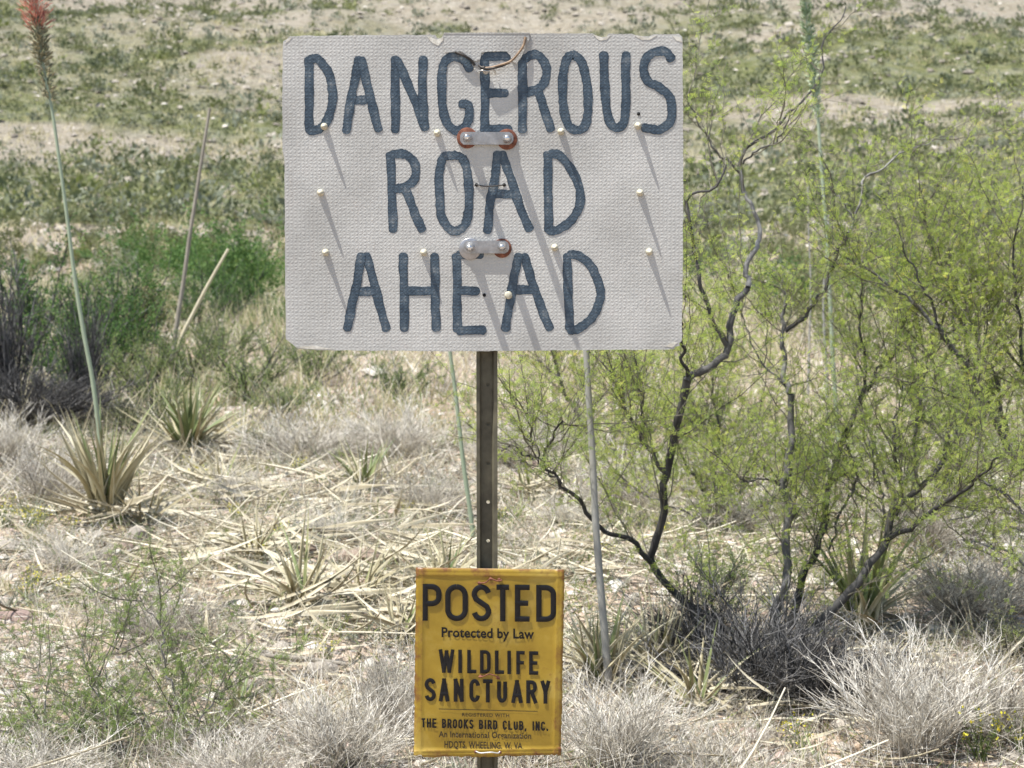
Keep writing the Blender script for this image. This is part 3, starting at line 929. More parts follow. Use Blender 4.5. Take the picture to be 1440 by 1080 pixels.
# POSTED
for ch, a, b in [('P', 594, 621), ('O', 626, 658), ('S', 663, 691), ('T', 695, 719), ('E', 724, 745), ('D', 754, 782)]:
    dy = (a - 594) * .009
    if ch == 'T': a, b = 699, 715
    gothic(ch, a, b, 821 + dy, 873 + dy, 7.6, sk, M['ink'], .0012)
for ch, a, b in [('W', 619, 637), ('I', 644, 650), ('L', 657, 670), ('D', 675, 690), ('L', 696, 709), ('I', 713, 719), ('F', 726, 738), ('E', 744, 757)]:
    dy = (a - 616) * .022
    gothic(ch, a, b, 913 + dy, 946 + dy, 5.1, sk, M['ink'], .0007)
for ch, a, b in [('S', 597, 613), ('A', 618, 631), ('N', 638, 652), ('C', 660, 675), ('T', 680, 692), ('U', 699, 713), ('A', 720, 734), ('R', 740, 755), ('Y', 761, 773)]:
    dy = (a - 597) * .022
    gothic(ch, a, b, 953.5 + dy, 986 + dy, 5.4, sk, M['ink'], .0007)
# THE BROOKS BIRD CLUB, INC.
x = 592.5
widths = {'I': 3, ' ': 4.5, ',': 3.5, '.': 3}
txt = "THE BROOKS BIRD CLUB, INC."
tot = sum(widths.get(c, 6.4) + 1.9 for c in txt)
s_ = (773 - x) / tot
for ch in txt:
    w_ = widths.get(ch, 6.4) * s_
    if ch != ' ':
        a, b = (x, x + w_) if ch != 'T' else (x + .6, x + w_ - .6)
        dy = (x - 592) * .028
        gothic(ch, a, b, 1010 + dy, 1023 + dy, 2.25, .02, M['ink'], .0002)
    x += w_ + 1.9 * s_


def text_line(body, x0, x1, yt, yb, mat, slope=.02, bold=.0, sp=1.0):
    cu = bpy.data.curves.new("lettering", 'FONT'); cu.body = body; cu.offset = bold; cu.space_character = sp
    cu.resolution_u = 3
    ob = bpy.data.objects.new("lettering", cu); COL.objects.link(ob)
    bpy.context.view_layer.update()
    me = bpy.data.meshes.new_from_object(ob.evaluated_get(bpy.context.evaluated_depsgraph_get()))
    bpy.data.objects.remove(ob)
    n = len(me.vertices); co = np.empty(n * 3, np.float32); me.vertices.foreach_get("co", co); co = co.reshape(-1, 3)
    mn, mx = co.min(0), co.max(0)
    out = []
    for v in co:
        u = (v[0] - mn[0]) / (mx[0] - mn[0]); w = 1 - (v[1] - mn[1]) / (mx[1] - mn[1])
        x = x0 + (x1 - x0) * u; y = yt + (yb - yt) * w + slope * (x - x0)
        out.append(P(x, y, YN - plate_y(x, y) - .0012) - O4)
    me.vertices.foreach_set("co", np.array(out, np.float32).ravel()); me.update()
    me.materials.clear(); me.materials.append(mat)
    link("lettering", me, notice)


text_line("Protected by Law", 621, 751, 882, 900.5, M['ink'], .02, .022, 1.02)
text_line("REGISTERED WITH", 650, 716, 1002.5, 1007.5, M['ink_faded'], .02, .01, 1.1)
text_line("An International Organization", 617, 747, 1028, 1039.5, M['ink_faded'], .018, .018, 1.05)
text_line("HDQTS. WHEELING, W. VA.", 625, 736, 1042, 1053.5, M['ink_faded'], .018, .018, 1.05)
gg = Geo()
for (a, b) in [((617, 997), (756, 1000.5))]:
    VV = []
    for t in np.linspace(0, 1, 24):
        x_, y_ = a[0] + (b[0] - a[0]) * t, a[1] + (b[1] - a[1]) * t
        for o_ in (-.45, .45): VV.append(P(x_, y_ + o_, YN - plate_y(x_, y_) - .0011))
    idx = np.arange(len(VV)).reshape(-1, 2)
    gg.add(np.array(VV), np.stack([idx[:-1, 0], idx[:-1, 1], idx[1:, 1], idx[1:, 0]], -1), 0)
link("printed_rule", gg.mesh("printed_rule", M['ink_faded'], O4), notice)


def nw(lst): return [P(x, y, YN - plate_y(x, y) - d) for x, y, d in lst]


for pts, mt, r in [([(675, 820, .001), (683, 819, .004), (690, 814, .005), (699, 817, .005), (706, 816, .001)], 'rust', .0014),
                   ([(673, 952, .001), (680, 951, .004), (688, 948, .005), (698, 951, .004), (703, 955, .001)], 'rust', .0013),
                   ([(669, 1056.5, .001), (676, 1059, .0035), (690, 1058, .0045), (700, 1059, .0035), (703, 1057, .001)], 'wire_pale', .0015)]:
    link("wire_tie", wire_mesh("wire_tie", nw(pts), r, M[mt], O4), notice)
for x_, y_ in [(674, 820), (702, 815), (690, 814), (676, 951), (700, 953), (669, 1057), (703, 1058)]:
    link("drill_hole", rod_mesh("drill_hole", P(x_, y_, YN - plate_y(x_, y_) - .0009) - O4, [(0, .0034), (.0003, .0034)], M['rust']), notice)


# ------------------------------------------------------------------ plant helpers
def trace(pts, Y, dY=None, K=26):
    """world path through pixels at depth(s) Y"""
    n = len(pts)
    Ys = np.linspace(Y, Y if dY is None else Y + dY, n)
    w = [P(p[0], p[1], Ys[i]) for i, p in enumerate(pts)]
    r = [p[2] if len(p) > 2 else None for p in pts]
    c = np.array(catmull(w, 8))
    L = np.concatenate([[0], np.cumsum(np.linalg.norm(np.diff(c, axis=0), axis=1))])
    t = np.linspace(0, L[-1], K)
    return np.stack([np.interp(t, L, c[:, i]) for i in range(3)], -1)


def sprout(Pt, n, t0, t1, L0, L1, spread=.8, up=.3, K=6, curl=.25, weights=None, upbend=0.0, jit=.0):
    N, Kp, _ = Pt.shape
    seg = np.linalg.norm(np.diff(Pt, axis=1), axis=2).sum(1)
    w = seg if weights is None else seg * weights
    i = rng.choice(N, n, p=w / w.sum())
    t = rng.uniform(t0, t1, n) * (Kp - 1)
    k = np.minimum(t.astype(int), Kp - 2); f = (t - k)[:, None]
    A = Pt[i, k]; B = Pt[i, k + 1]
    S0 = A * (1 - f) + B * f
    T = norm(B - A)
    D = norm(T * (1 - spread * .6) + rdir(n) * spread + np.array([0, 0, up]))
    L = rng.uniform(L0, L1, n)
    return grow(S0, D, L, K, curl, upbend, jit), i


def grow(S0, D, L, K=6, curl=.25, upbend=0.0, jit=.0):
    n = len(S0)
    s = np.linspace(0, 1, K)[None, :, None]
    C = rdir(n)[:, None, :] * curl
    Pt = S0[:, None, :] + L[:, None, None] * (D[:, None, :] * s + C * s * s + np.array([0, 0, upbend]) * s * s)
    if jit: 
        j = rng.normal(size=(n, K, 3)) * jit * L[:, None, None]; j[:, 0] = 0
        Pt = Pt + j
    return Pt


def taper(n, K, r0, r1):
    r0 = np.broadcast_to(r0, (n,))
    return r0[:, None] * np.linspace(1, r1, K)[None, :]


def pinnate(geo, Pt, n, leafL, nl=4, w=.0024, ll=.006, rnd0=None, t0=.1):
    """n feathery leaves along the twigs Pt: thin axis and nl pairs of tiny leaflets"""
    ax, i = sprout(Pt, n, t0, 1, leafL * .6, leafL * 1.2, spread=1.0, up=.25, K=nl + 1, curl=.3)
    r = rng.random(n) if rnd0 is None else rnd0[i] * .5 + rng.random(n) * .5
    T = norm(np.gradient(ax, axis=1))
    side = norm(np.cross(T, rdir(n)[:, None, :]))
    for sgn in (-1, 1):
        C = ax[:, 1:].reshape(-1, 3)
        D = norm((side * sgn + T * .45)[:, 1:].reshape(-1, 3))
        geo.leaves(C, D, ll, w, np.repeat(r, nl), flat=np.repeat(norm(np.cross(T[:, 0], side[:, 0])), nl, axis=0) * 0 + np.cross(T[:, 1:], side[:, 1:]).reshape(-1, 3))
    geo.ribbons(ax[:, ::4], .0009, rnd=r)


# ------------------------------------------------------------------ central acacia
def acacia(name, label, base, stems, Nl, mat_leaf, lv1, lv2, len1=(.2, .5), len2=(.06, .17), leafL=.024, wts=None, leaf_w=.0030, leaf_ll=.0070, up=.45):
    t = thing(name, label, "shrub", base)
    paths = []
    for st in stems:
        pts, Y, dY, r0, r1 = st
        pth = trace(pts, Y, dY)
        K = len(pth)
        wob = np.stack([vnoise(np.arange(K) * .6, np.full(K, len(paths) * 3.3 + c), 9 + c) - .5 for c in range(3)], -1) * .022
        wob[0] = 0
        pth = pth + wob
        paths.append(pth)
        g_ = Geo()
        rad = np.linspace(r0, r1, K) * (1 + .06 * np.sin(np.arange(K) * 2.1))
        g_.strands(pth[None], rad[None], 8, np.array([random.random() * .6]))
        link("branch", g_.mesh("branch", M['bark'], base, True), t)
    PT = np.array(paths)
    wt = np.array(wts) if wts is not None else None
    b1, i1 = sprout(PT, lv1, .04, 1, len1[0], len1[1], spread=.75, up=up, K=8, curl=.25, weights=wt, upbend=.15, jit=.012)
    b2, i2 = sprout(b1, lv2, .1, 1, len2[0], len2[1], spread=.85, up=.3, K=5, curl=.25, jit=.02)
    g_ = Geo()
    g_.strands(b1, taper(len(b1), 8, rng.uniform(.0014, .0028, len(b1)), .35), 4, rng.random(len(b1)) * .5)
    g_.strands(b2, taper(len(b2), 5, .0009, .5), 3, rng.random(len(b2)) * .6)
    o = link("twigs", g_.mesh("twigs", M['young_twig'], base, True), t); o['kind'] = 'stuff'
    g_ = Geo()
    r2 = rng.random(len(b2))
    pinnate(g_, b2, int(Nl * .75), leafL, w=leaf_w, ll=leaf_ll, rnd0=r2)
    pinnate(g_, b1, int(Nl * .25), leafL, w=leaf_w, ll=leaf_ll, t0=.4)
    o = link("foliage", g_.mesh("foliage", mat_leaf, base), t); o['kind'] = 'stuff'
    return t


bA = G(1085, 905)
YA = bA[1]
stA = [
    ([(1065, 912), (1012, 882), (962, 845), (926, 812), (913, 786), (926, 758), (936, 722), (935, 680), (937, 650), (946, 610), (956, 575), (966, 536)], YA, -.25, .0120, .0128),
    ([(966, 536), (985, 523), (1008, 510), (1022, 486), (1026, 455), (1035, 425), (1052, 404)], YA - .25, .1, .0130, .0095),
    ([(1052, 404), (1051, 385), (1058, 355), (1072, 330), (1056, 290), (1040, 243)], YA - .15, .1, .0085, .0055),
    ([(1040, 243), (1042, 218), (1080, 192), (1110, 162), (1140, 126), (1158, 90), (1160, 62), (1178, 30), (1192, 8)], YA - .05, .1, .0052, .0018),
    ([(1040, 243), (1015, 222), (998, 205), (985, 178), (965, 130)], YA - .05, -.1, .0045, .0015),
    ([(1045, 230), (1062, 212), (1095, 196), (1120, 150)], YA - .05, -.15, .0035, .0012),
    ([(966, 536), (960, 495), (957, 455), (955, 420)], YA - .25, -.1, .0065, .003),
    ([(1022, 486), (1002, 448), (986, 408), (976, 350), (968, 285), (998, 264), (1026, 230)], YA - .2, -.1, .0085, .003),
    ([(936, 665), (908, 628), (884, 582), (871, 552), (860, 524)], YA - .2, -.2, .0075, .003),
    ([(907, 628), (905, 585), (901, 550), (893, 500)], YA - .25, -.2, .005, .0018),
    ([(914, 790), (892, 762), (852, 746), (812, 706), (790, 680), (766, 646), (775, 612), (790, 588)], YA - .1, -.35, .009, .003),
    ([(766, 646), (742, 640), (722, 628), (704, 636)], YA - .4, -.1, .0035, .001),
    ([(790, 680), (762, 655), (745, 600), (738, 560)], YA - .4, -.1, .0032, .001),
    ([(1078, 905), (1093, 850), (1108, 812), (1105, 762), (1113, 722), (1098, 682), (1110, 660), (1111, 600), (1108, 552)], YA, .15, .0160, .0105),
    ([(1108, 552), (1100, 520), (1103, 465), (1101, 420), (1100, 395)], YA + .15, .1, .0095, .005),
    ([(1104, 466), (1130, 446), (1160, 402), (1176, 358), (1192, 328)], YA + .2, .0, .0075, .005),
    ([(1192, 328), (1203, 305), (1214, 262), (1230, 246), (1265, 218), (1310, 197), (1345, 192)], YA + .2, .2, .005, .0015),
    ([(1201, 310), (1185, 285), (1165, 265), (1140, 262)], YA + .2, .0, .003, .001),
    ([(1098, 682), (1075, 672), (1050, 678), (1020, 660)], YA + .1, -.1, .004, .0015),
    ([(1108, 555), (1085, 525), (1062, 490), (1045, 450), (1035, 400)], YA + .15, .3, .004, .0015),
    ([(1098, 905), (1122, 842), (1150, 762), (1160, 722), (1175, 652), (1184, 620), (1202, 588), (1219, 550)], YA + .1, .25, .0140, .0085),
    ([(1219, 550), (1214, 500), (1210, 440), (1212, 380), (1225, 330)], YA + .35, .1, .006, .0022),
    ([(1184, 620), (1198, 640), (1204, 680), (1185, 715), (1168, 770)], YA + .3, -.05, .006, .004),
    ([(1219, 550), (1240, 512), (1262, 490), (1275, 450), (1290, 400)], YA + .35, .0, .0065, .002),
    ([(1124, 905), (1180, 852), (1216, 806), (1242, 764), (1260, 720), (1292, 688), (1326, 645), (1338, 600)], YA - .05, .1, .0175, .007),
    ([(1260, 725), (1267, 688), (1262, 650), (1258, 600), (1270, 540)], YA + .05, .0, .007, .002),
    ([(1242, 764), (1292, 735), (1342, 702), (1378, 674), (1410, 640)], YA + .0, -.3, .0095, .003),
    ([(1250, 740), (1240, 700), (1228, 650), (1215, 612)], YA + .05, .1, .005, .002),
    ([(1378, 674), (1420, 700), (1450, 735)], YA - .2, -.2, .0045, .002),
    ([(1292, 688), (1285, 620), (1300, 540), (1320, 470), (1335, 400)], YA + .1, .3, .0055, .0015),
    ([(1326, 645), (1360, 580), (1380, 500), (1390, 420)], YA + .1, .1, .005, .0015),
]
wA = [.7, .3, .25, .6, .45, .35, .9, .6, 1.5, 1.5, 1.3, 1.6, 1.6, 1.0, .8, .7, .55, .5, 1.8, 1.0, 1.6, 1.3, 1.8, 1.1, 1.1, 1.8, 1.6, 1.6, 1.6, 1.3, 1.4]
acacia("acacia_shrub", "large thorny acacia with crooked dark stems and feathery leaves right of the signs", bA, stA, 15000, M['acacia_leaf'], 430, 3700, len1=(.12, .45), wts=wA, up=.3)

bB = G(1500, 860)
YB = bB[1] - .3
stB = [
    ([(1500, 860), (1478, 760), (1442, 662), (1412, 612), (1386, 562), (1360, 522), (1340, 490), (1318, 462)], YB, -.1, .016, .009),
    ([(1318, 462), (1285, 425), (1245, 398), (1205, 372), (1170, 345)], YB - .1, .1, .007, .002),
    ([(1414, 612), (1408, 560), (1392, 515), (1372, 470), (1350, 420), (1340, 360)], YB, .1, .008, .002),
    ([(1442, 662), (1448, 590), (1440, 500), (1428, 420), (1430, 330), (1440, 260)], YB, -.1, .008, .002),
    ([(1360, 522), (1355, 460), (1330, 400), (1310, 340), (1300, 280)], YB - .05, .1, .006, .0015),
    ([(1440, 660), (1470, 560), (1480, 450), (1470, 340)], YB, .1, .009, .002),
    ([(1500, 860), (1450, 800), (1400, 770), (1350, 760)], YB, -.2, .009, .002),
    ([(1478, 760), (1430, 720), (1390, 715), (1340, 730)], YB, -.2, .006, .002),
    ([(1386, 562), (1350, 560), (1310, 545), (1270, 540)], YB - .05, -.2, .005, .0015),
    ([(1318, 462), (1310, 420), (1280, 370), (1260, 310)], YB - .1, .0, .005, .0015),
    ([(1470, 560), (1440, 520), (1410, 470), (1395, 380), (1380, 300)], YB + .1, .3, .006, .0015),
]
acacia("acacia_shrub", "bright yellow-green acacia with dense feathery foliage reaching in at the right edge", bB, stB, 8500, M['acacia_leaf'], 210, 2000, len1=(.12, .4), wts=[.5, 1.2, 1.2, 1.2, 1.2, 1, .8, .8, 1.2, 1.2, 1.3])

# finer acacias standing behind the big one
bE = G(1010, 745)
stE = [
    ([(1010, 745), (985, 690), (960, 640), (930, 590)], bE[1], .1, .008, .002),
    ([(1010, 745), (1005, 680), (1010, 610), (1000, 540), (1010, 470)], bE[1], .1, .009, .002),
    ([(1010, 745), (1040, 690), (1060, 630), (1070, 570)], bE[1], .1, .008, .002),
    ([(1010, 745), (960, 720), (900, 690), (860, 660)], bE[1], .1, .006, .002),
    ([(1010, 745), (1050, 720), (1100, 700), (1140, 650)], bE[1], .1, .006, .002),
]
acacia("acacia_shrub", "finer green acacia seen between the left and middle stems of the large one", bE, stE, 5200, M['acacia_leaf'], 110, 900, len1=(.15, .45), leafL=.03, leaf_w=.0034, leaf_ll=.0085)
bF = G(1290, 760)
stF = [
    ([(1290, 760), (1250, 690), (1220, 600), (1200, 500), (1190, 430)], bF[1], .1, .010, .002),
    ([(1290, 760), (1285, 680), (1290, 590), (1280, 500), (1270, 430)], bF[1], .1, .010, .002),
    ([(1290, 760), (1330, 690), (1370, 620), (1400, 540)], bF[1], .1, .010, .002),
    ([(1290, 760), (1350, 720), (1410, 690), (1450, 640)], bF[1], .1, .008, .002),
    ([(1290, 760), (1240, 720), (1200, 690), (1160, 660)], bF[1], .1, .008, .002),
    ([(1290, 760), (1340, 640), (1350, 540), (1340, 450), (1350, 380)], bF[1], .1, .009, .002),
]
acacia("acacia_shrub", "yellow-green acacia standing behind the right limbs of the large one", bF, stF, 3500, M['acacia_leaf'], 100, 760, len1=(.15, .5), leafL=.03, leaf_w=.0036, leaf_ll=.009)

# low acacia sapling at the lower left
bC = G(170, 1075)
YC = bC[1]
stC = [
    ([(250, 1085), (248, 1010), (235, 935), (222, 885), (195, 845)], YC + .1, .2, .004, .0015),
    ([(170, 1090), (100, 1020), (65, 1015), (60, 965), (50, 930)], YC, .1, .004, .001),
    ([(170, 1090), (60, 1022), (10, 1025), (-30, 1020)], YC, .0, .003, .001),
    ([(180, 1090), (150, 1020), (190, 1015), (260, 990)], YC, .2, .003, .001),
    ([(230, 1085), (290, 1000), (320, 960), (330, 920)], YC, .3, .003, .001),
    ([(180, 1090), (140, 990), (120, 930), (115, 890)], YC, .2, .003, .001),
    ([(200, 1090), (200, 1010), (150, 960), (170, 900)], YC, .3, .003, .001),
]
acacia("acacia_sapling", "low sprawling acacia sapling with thin dark stems filling the lower left corner", bC, stC, 4200, M['acacia_leaf_low'], 110, 800, len1=(.08, .28), len2=(.04, .11), leafL=.02, up=.05, leaf_w=.0022, leaf_ll=.0055)

# ghostly second bush behind the grey stalk
bD = G(835, 640)
stD = [
    ([(850, 650), (815, 592), (800, 560), (786, 530), (776, 500), (765, 470)], bD[1], .1, .014, .006),
    ([(815, 590), (812, 565), (822, 540), (840, 510)], bD[1], .1, .006, .002),
    ([(850, 650), (870, 600), (890, 560), (880, 500)], bD[1], .1, .007, .002),
    ([(786, 530), (770, 520), (755, 505), (730, 500)], bD[1], .1, .005, .002),
    ([(850, 650), (905, 620), (930, 590), (945, 560)], bD[1], .1, .007, .002),
]
acacia("acacia_shrub", "smaller acacia with a pale forked stem standing behind the grey stalk below the white board", bD, stD, 3200, M['acacia_leaf'], 90, 650, len1=(.2, .45), leafL=.03, leaf_w=.0035, leaf_ll=.009)

# ------------------------------------------------------------------ agave (lechuguilla) rosettes


def agave_leaf(L, W, bend, mat, name="leaf", twist=0.0):
    K = 9; V = []; R = []
    r0 = random.random() * .5
    for k in range(K):
        t = k / (K - 1)
        x = bend * L * t * t; z = L * t * (1 - .25 * abs(bend) * t)
        w = W * .5 * (1 - t ** 2.2) * (.75 + .45 * math.sin(math.pi * min(t * 1.3, 1))) + .0012
        cup = .55 * w
        tw = twist * t
        for s, rv in ((-1, .75), (-.5, .2), (0, 0), (.5, .2), (1, .75)):
            yy = s * w; xx = -cup * (1 - s * s)
            V.append((x + xx * math.cos(tw) - yy * math.sin(tw), yy * math.cos(tw) + xx * math.sin(tw), z)); R.append(min(1, r0 + rv * .5 + .25 * t))
    idx = np.arange(K * 5).reshape(K, 5)
    q = np.stack([idx[:-1, :-1], idx[:-1, 1:], idx[1:, 1:], idx[1:, :-1]], -1).reshape(-1, 4)
    g_ = Geo(); g_.add(np.array(V), q, np.array(R))
    return g_.mesh(name, mat, smooth=True)


AG = [agave_leaf(1, .085, b, M['agave_green'], twist=tw) for b, tw in ((.05, .2), (.15, -.3), (.28, .3), (-.05, .1))]
AT = [agave_leaf(1, .075, b, M['agave_tan'], twist=tw) for b, tw in ((.1, .4), (.3, -.6), (.5, .5), (.0, -.3))]
AD = [agave_leaf(1, .07, b, M['dead_leaf'], twist=tw) for b, tw in ((.08, .8), (.3, -1.0), (-.2, .6), (.5, 1.2), (-.35, -.6), (.03, 1.6))]


def add_leaf(t, me, L, az, tilt, off=(0, 0, 0), wid=1.0):
    o = bpy.data.objects.new("leaf", me); COL.objects.link(o); o.parent = t
    o.rotation_euler = (0, tilt, az); o.rotation_mode = 'XYZ'
    o.scale = (L, L * wid, L); o.location = off
    return o


def agave(label, px, py, hpx, n_green, n_tan, n_dead, spread=.7, tan_up=True, group=None, wid=1.0, name="agave"):
    b = G(px, py); sc = FPX / b[1]; L0 = hpx / sc * 1.12
    t = thing(name, label, "agave", b, group)
    for i in range(n_green):
        u = (i + .5) / n_green
        add_leaf(t, random.choice(AG), L0 * random.uniform(.7, 1.05), i * 2.4 + random.uniform(-.5, .5), math.radians(6 + 50 * spread * u + random.uniform(-5, 5)), (random.uniform(-.02, .02), random.uniform(-.02, .02), .0), wid)
    for i in range(n_tan):
        u = random.random()
        add_leaf(t, random.choice(AT), L0 * random.uniform(.65, 1.0), random.uniform(0, 6.3), math.radians(5 + (20 + 52 * spread) * u), (random.uniform(-.04, .04), random.uniform(-.04, .04), 0), wid * .85)
    for i in range(n_dead):
        add_leaf(t, random.choice(AD), L0 * random.uniform(.6, 1.1), random.uniform(0, 6.3), math.radians(random.uniform(62, 92)), (random.uniform(-.07, .07), random.uniform(-.07, .07), random.uniform(.01, .06)), wid * .9)
    return b, t


agA, _ = agave("yellowing agave rosette with the red flowering stalk rising from it", 148, 732, 178, 11, 42, 16, .14, wid=.5)
agave("green spiky agave rosette with cream striped leaves below the dry brown stalks", 266, 640, 120, 30, 26, 18, .7, wid=.62)
agave("small sparse agave with a few olive leaves among grey twigs under the white board", 512, 692, 90, 12, 12, 10, .7, wid=.6)
agave("agave with upright straw coloured leaves at the foot of the thick grey stalk", 845, 965, 150, 8, 44, 16, .5, wid=.55)
agave("tall narrow leaved agave standing behind the acacia stems at the right", 1212, 890, 175, 18, 16, 10, .38, wid=.75)
agave("low agave with two broad green leaves in front of the dark twig heap", 985, 1000, 130, 5, 22, 14, .8, wid=.6)
agave("short upright straw agave just left of the yellow notice top edge", 625, 835, 110, 4, 34, 8, .5, wid=.5)
agave("thin dry agave with curling brown upright leaves in the dead leaf pile", 425, 855, 140, 2, 22, 10, .35, wid=.5)
agave("small pale agave beside the grey bush right of the metal post", 745, 700, 80, 4, 20, 14, .8, wid=.55)
agave("bleached agave half hidden between the yellow notice and the twig heap", 925, 950, 135, 4, 34, 14, .6, wid=.55)
agave("small agave tuft in the shade right of the sapling", 335, 1010, 80, 10, 6, 6, .9)
agave("tiny green agave in front of the large grey bush at the bottom right", 1140, 1075, 55, 9, 3, 4, .9)
agave("dry agave with upright brown leaves right of the red flowered one", 205, 735, 95, 0, 20, 12, .7, wid=.5)
agave("distant pale agave on the open ground right of the white board", 1045, 505, 45, 8, 8, 4, .9)

# collapsed dead agaves: leaf piles on the ground
piles = [("pile of bleached dead agave leaves lying toward the left of the brown rock", 385, 700, 120), ("long straw coloured dead leaves fanned flat below the left agave", 300, 790, 120),
         ("thick tangle of dead agave leaves in the middle of the bare patch", 430, 850, 160), ("dead agave leaves swept flat against the left side of the yellow notice", 540, 870, 150),
         ("dead agave leaves heaped over the brown slab", 470, 770, 120), ("pale dead leaves scattered between the two left agaves", 235, 690, 100),
         ("dead agave leaves curled beside the short agave above the notice", 600, 800, 110), ("dead agave leaves lying at the foot of the dark twig heap", 1020, 1010, 120),
         ("dead agave leaves strewn in front of the left agave", 180, 800, 110), ("dead agave leaves lying below the small sparse agave", 545, 715, 90),
         ("dead leaves fallen around the grey bush right of the post", 800, 800, 100), ("dead leaves fallen behind the acacia trunk", 1170, 960, 110),
         ("dead agave leaves on the ground left of the dark thicket foot", 330, 640, 80), ("dead leaf heap lowest in the frame left of centre", 360, 930, 130)]
for lab, px, py, h_, w_ in [("dry spiky agave in the middle of the dead leaf patch", 360, 790, 95, .55), ("brown curling agave with upright leaves right of the leaf pile", 505, 850, 120, .5),
                    ("short straw agave by the left side of the notice", 565, 900, 110, .5), ("pale spiky agave below the green agave", 310, 690, 80, .5)]:
    agave(lab, px, py, h_, 1, 20, 12, .6, wid=w_)
for lab, px, py, hp in piles:
    b = G(px, py); sc = FPX / b[1]
    t = thing("dead_agave", lab, "dead agave", b)
    for i in range(34):
        ang = random.gauss(0, .6) + (math.pi if random.random() < .5 else 0)
        off = (random.uniform(-1, 1) * hp / sc * .9, random.uniform(-.35, .35), random.uniform(0.02, .05))
        off = (off[0], off[1], float(hgt(b[0] + off[0], b[1] + off[1])) - b[2] + random.uniform(.008, .07))
        add_leaf(t, random.choice(AD), hp / sc * random.uniform(.6, 1.25), ang, math.radians(random.uniform(76, 99)), off, random.uniform(.45, .85))


# ------------------------------------------------------------------ stalks
def stalk(name, label, cat, pts, Y, dY, r0, r1, mat, K=26):
    pth = trace(pts, Y, dY, K)
    base = pth[0].copy()
    t = thing(name, label, cat, base)
    g_ = Geo()
    rad = np.linspace(r0, r1, K) * (1 + .05 * np.sin(np.arange(K) * 3.0))
    g_.strands(pth[None], rad[None], 8, np.array([.4]))
    link("stalk", g_.mesh("stalk", mat, base, True), t)
    return t, pth, base


def spike(t, pth, base, k0, k1, n, rad, mat, name, bl, bw, out=.6):
    """flowers or capsules standing out round the stalk between fractions k0 and k1"""
    K = len(pth)
    tt = rng.uniform(k0, k1, n) * (K - 1); k = np.minimum(tt.astype(int), K - 2); f = (tt - k)[:, None]
    c = pth[k] * (1 - f) + pth[k + 1] * f
    d = rdir(n); d[:, 2] = np.abs(d[:, 2]) * .5 + out * .3; d = norm(d)
    st = c + d * rng.uniform(.15, 1, n)[:, None] * rad
    g_ = Geo()
    Kb = 4
    s = grow(st, d, rng.uniform(.7, 1.2, n) * bl, Kb, .2, .2)
    g_.strands(s, np.array([.35, 1, .9, .15])[None, :] * bw, 4)
    link(name, g_.mesh(name, mat, base, True), t)


Yst = agA[1]
t, pth, base = stalk("flower_stalk", "tall pale green agave stalk with red flowers at the left", "flower stalk",
                     [(147, 715), (143, 640), (131, 540), (118, 470), (105, 390), (95, 310), (84, 230), (74, 160), (62, 100), (54, 50), (48, 8), (42, -40)], Yst, .1, .0112, .0052, M['stalk_green'], 40)
spike(t, pth, base, .76, .86, 170, .030, M['bud'], "seed_capsules", .022, .0032)
spike(t, pth, base, .83, .91, 260, .036, M['bud'], "buds", .024, .0034)
spike(t, pth, base, .885, .955, 300, .060, M['red_petal'], "flowers", .034, .0020, 1.0)
spike(t, pth, base, .945, 1, 200, .018, M['bud_green'], "green_buds", .016, .003)

bR = G(1180, 640)
t, pth, base = stalk("flower_stalk", "tall agave stalk with a spike of pale green buds behind the acacia", "flower stalk",
                     [(1180, 640), (1172, 520), (1166, 400), (1160, 300), (1154, 220), (1149, 150), (1141, 80), (1134, 20), (1128, -40)], bR[1], .1, .013, .007, M['stalk_green'], 40)
spike(t, pth, base, .70, .76, 110, .024, M['bud_green'], "lower_buds", .022, .004)
spike(t, pth, base, .75, 1, 560, .028, M['bud_green'], "buds", .026, .0045)

bS = G(855, 972)
stalk("dry_stalk", "thick smooth grey agave stalk standing right of the yellow notice", "dry stalk", [(857, 975), (852, 910), (845, 830), (838, 740), (833, 640), (828, 560), (824, 490), (819, 420), (813, 340), (808, 280)], bS[1], .05, .0125, .0075, M['stalk_grey'])
bS = G(667, 775)
stalk("green_stalk", "slender blue-green agave stalk just left of the metal post", "flower stalk", [(668, 778), (662, 725), (652, 655), (646, 600), (639, 540), (632, 490), (624, 430), (616, 350), (609, 290)], bS[1], .1, .0105, .006, M['stalk_green'])
bS = G(240, 548)
stalk("dry_stalk", "tall thin dry brown agave stalk left of the white board", "dry stalk", [(238, 552), (243, 500), (251, 440), (259, 390), (267, 330), (275, 280), (285, 215), (295, 152)], bS[1], .1, .019, .011, M['stalk_dark'])
stalk("dry_stalk", "short pale dry stalk leaning right beside the tall brown one", "dry stalk", [(246, 510), (255, 475), (272, 440), (290, 405), (305, 378), (321, 350)], bS[1] + .2, .1, .0165, .010, M['straw'])
bS = G(1135, 560)
stalk("dry_stalk", "bleached thin stalk behind the acacia, left of the green budded one", "dry stalk", [(1136, 565), (1138, 480), (1140, 400), (1137, 320), (1136, 262)], bS[1], .1, .009, .004, M['stalk_grey'])
bS = G(1155, 600)
stalk("dry_stalk", "pale dry stalk tangled in the acacia crown right of the bleached one", "dry stalk", [(1165, 605), (1162, 520), (1158, 440), (1160, 370), (1166, 300)], bS[1], .1, .011, .005, M['stalk_grey'])
stalk("fallen_stick", "dark grey stick lying across pale rocks left of the yellow notice", "stick", [(352, 922, ), (400, 924), (440, 928), (486, 934)], G(420, 945)[1], .0, .009, .007, M['stalk_dark'])
stalk("fallen_stick", "short white bleached stick lying far off beside the dry stalk", "stick", [(276, 330), (292, 333), (308, 337)], G(292, 345)[1], .0, .05, .03, M['stalk_grey'])


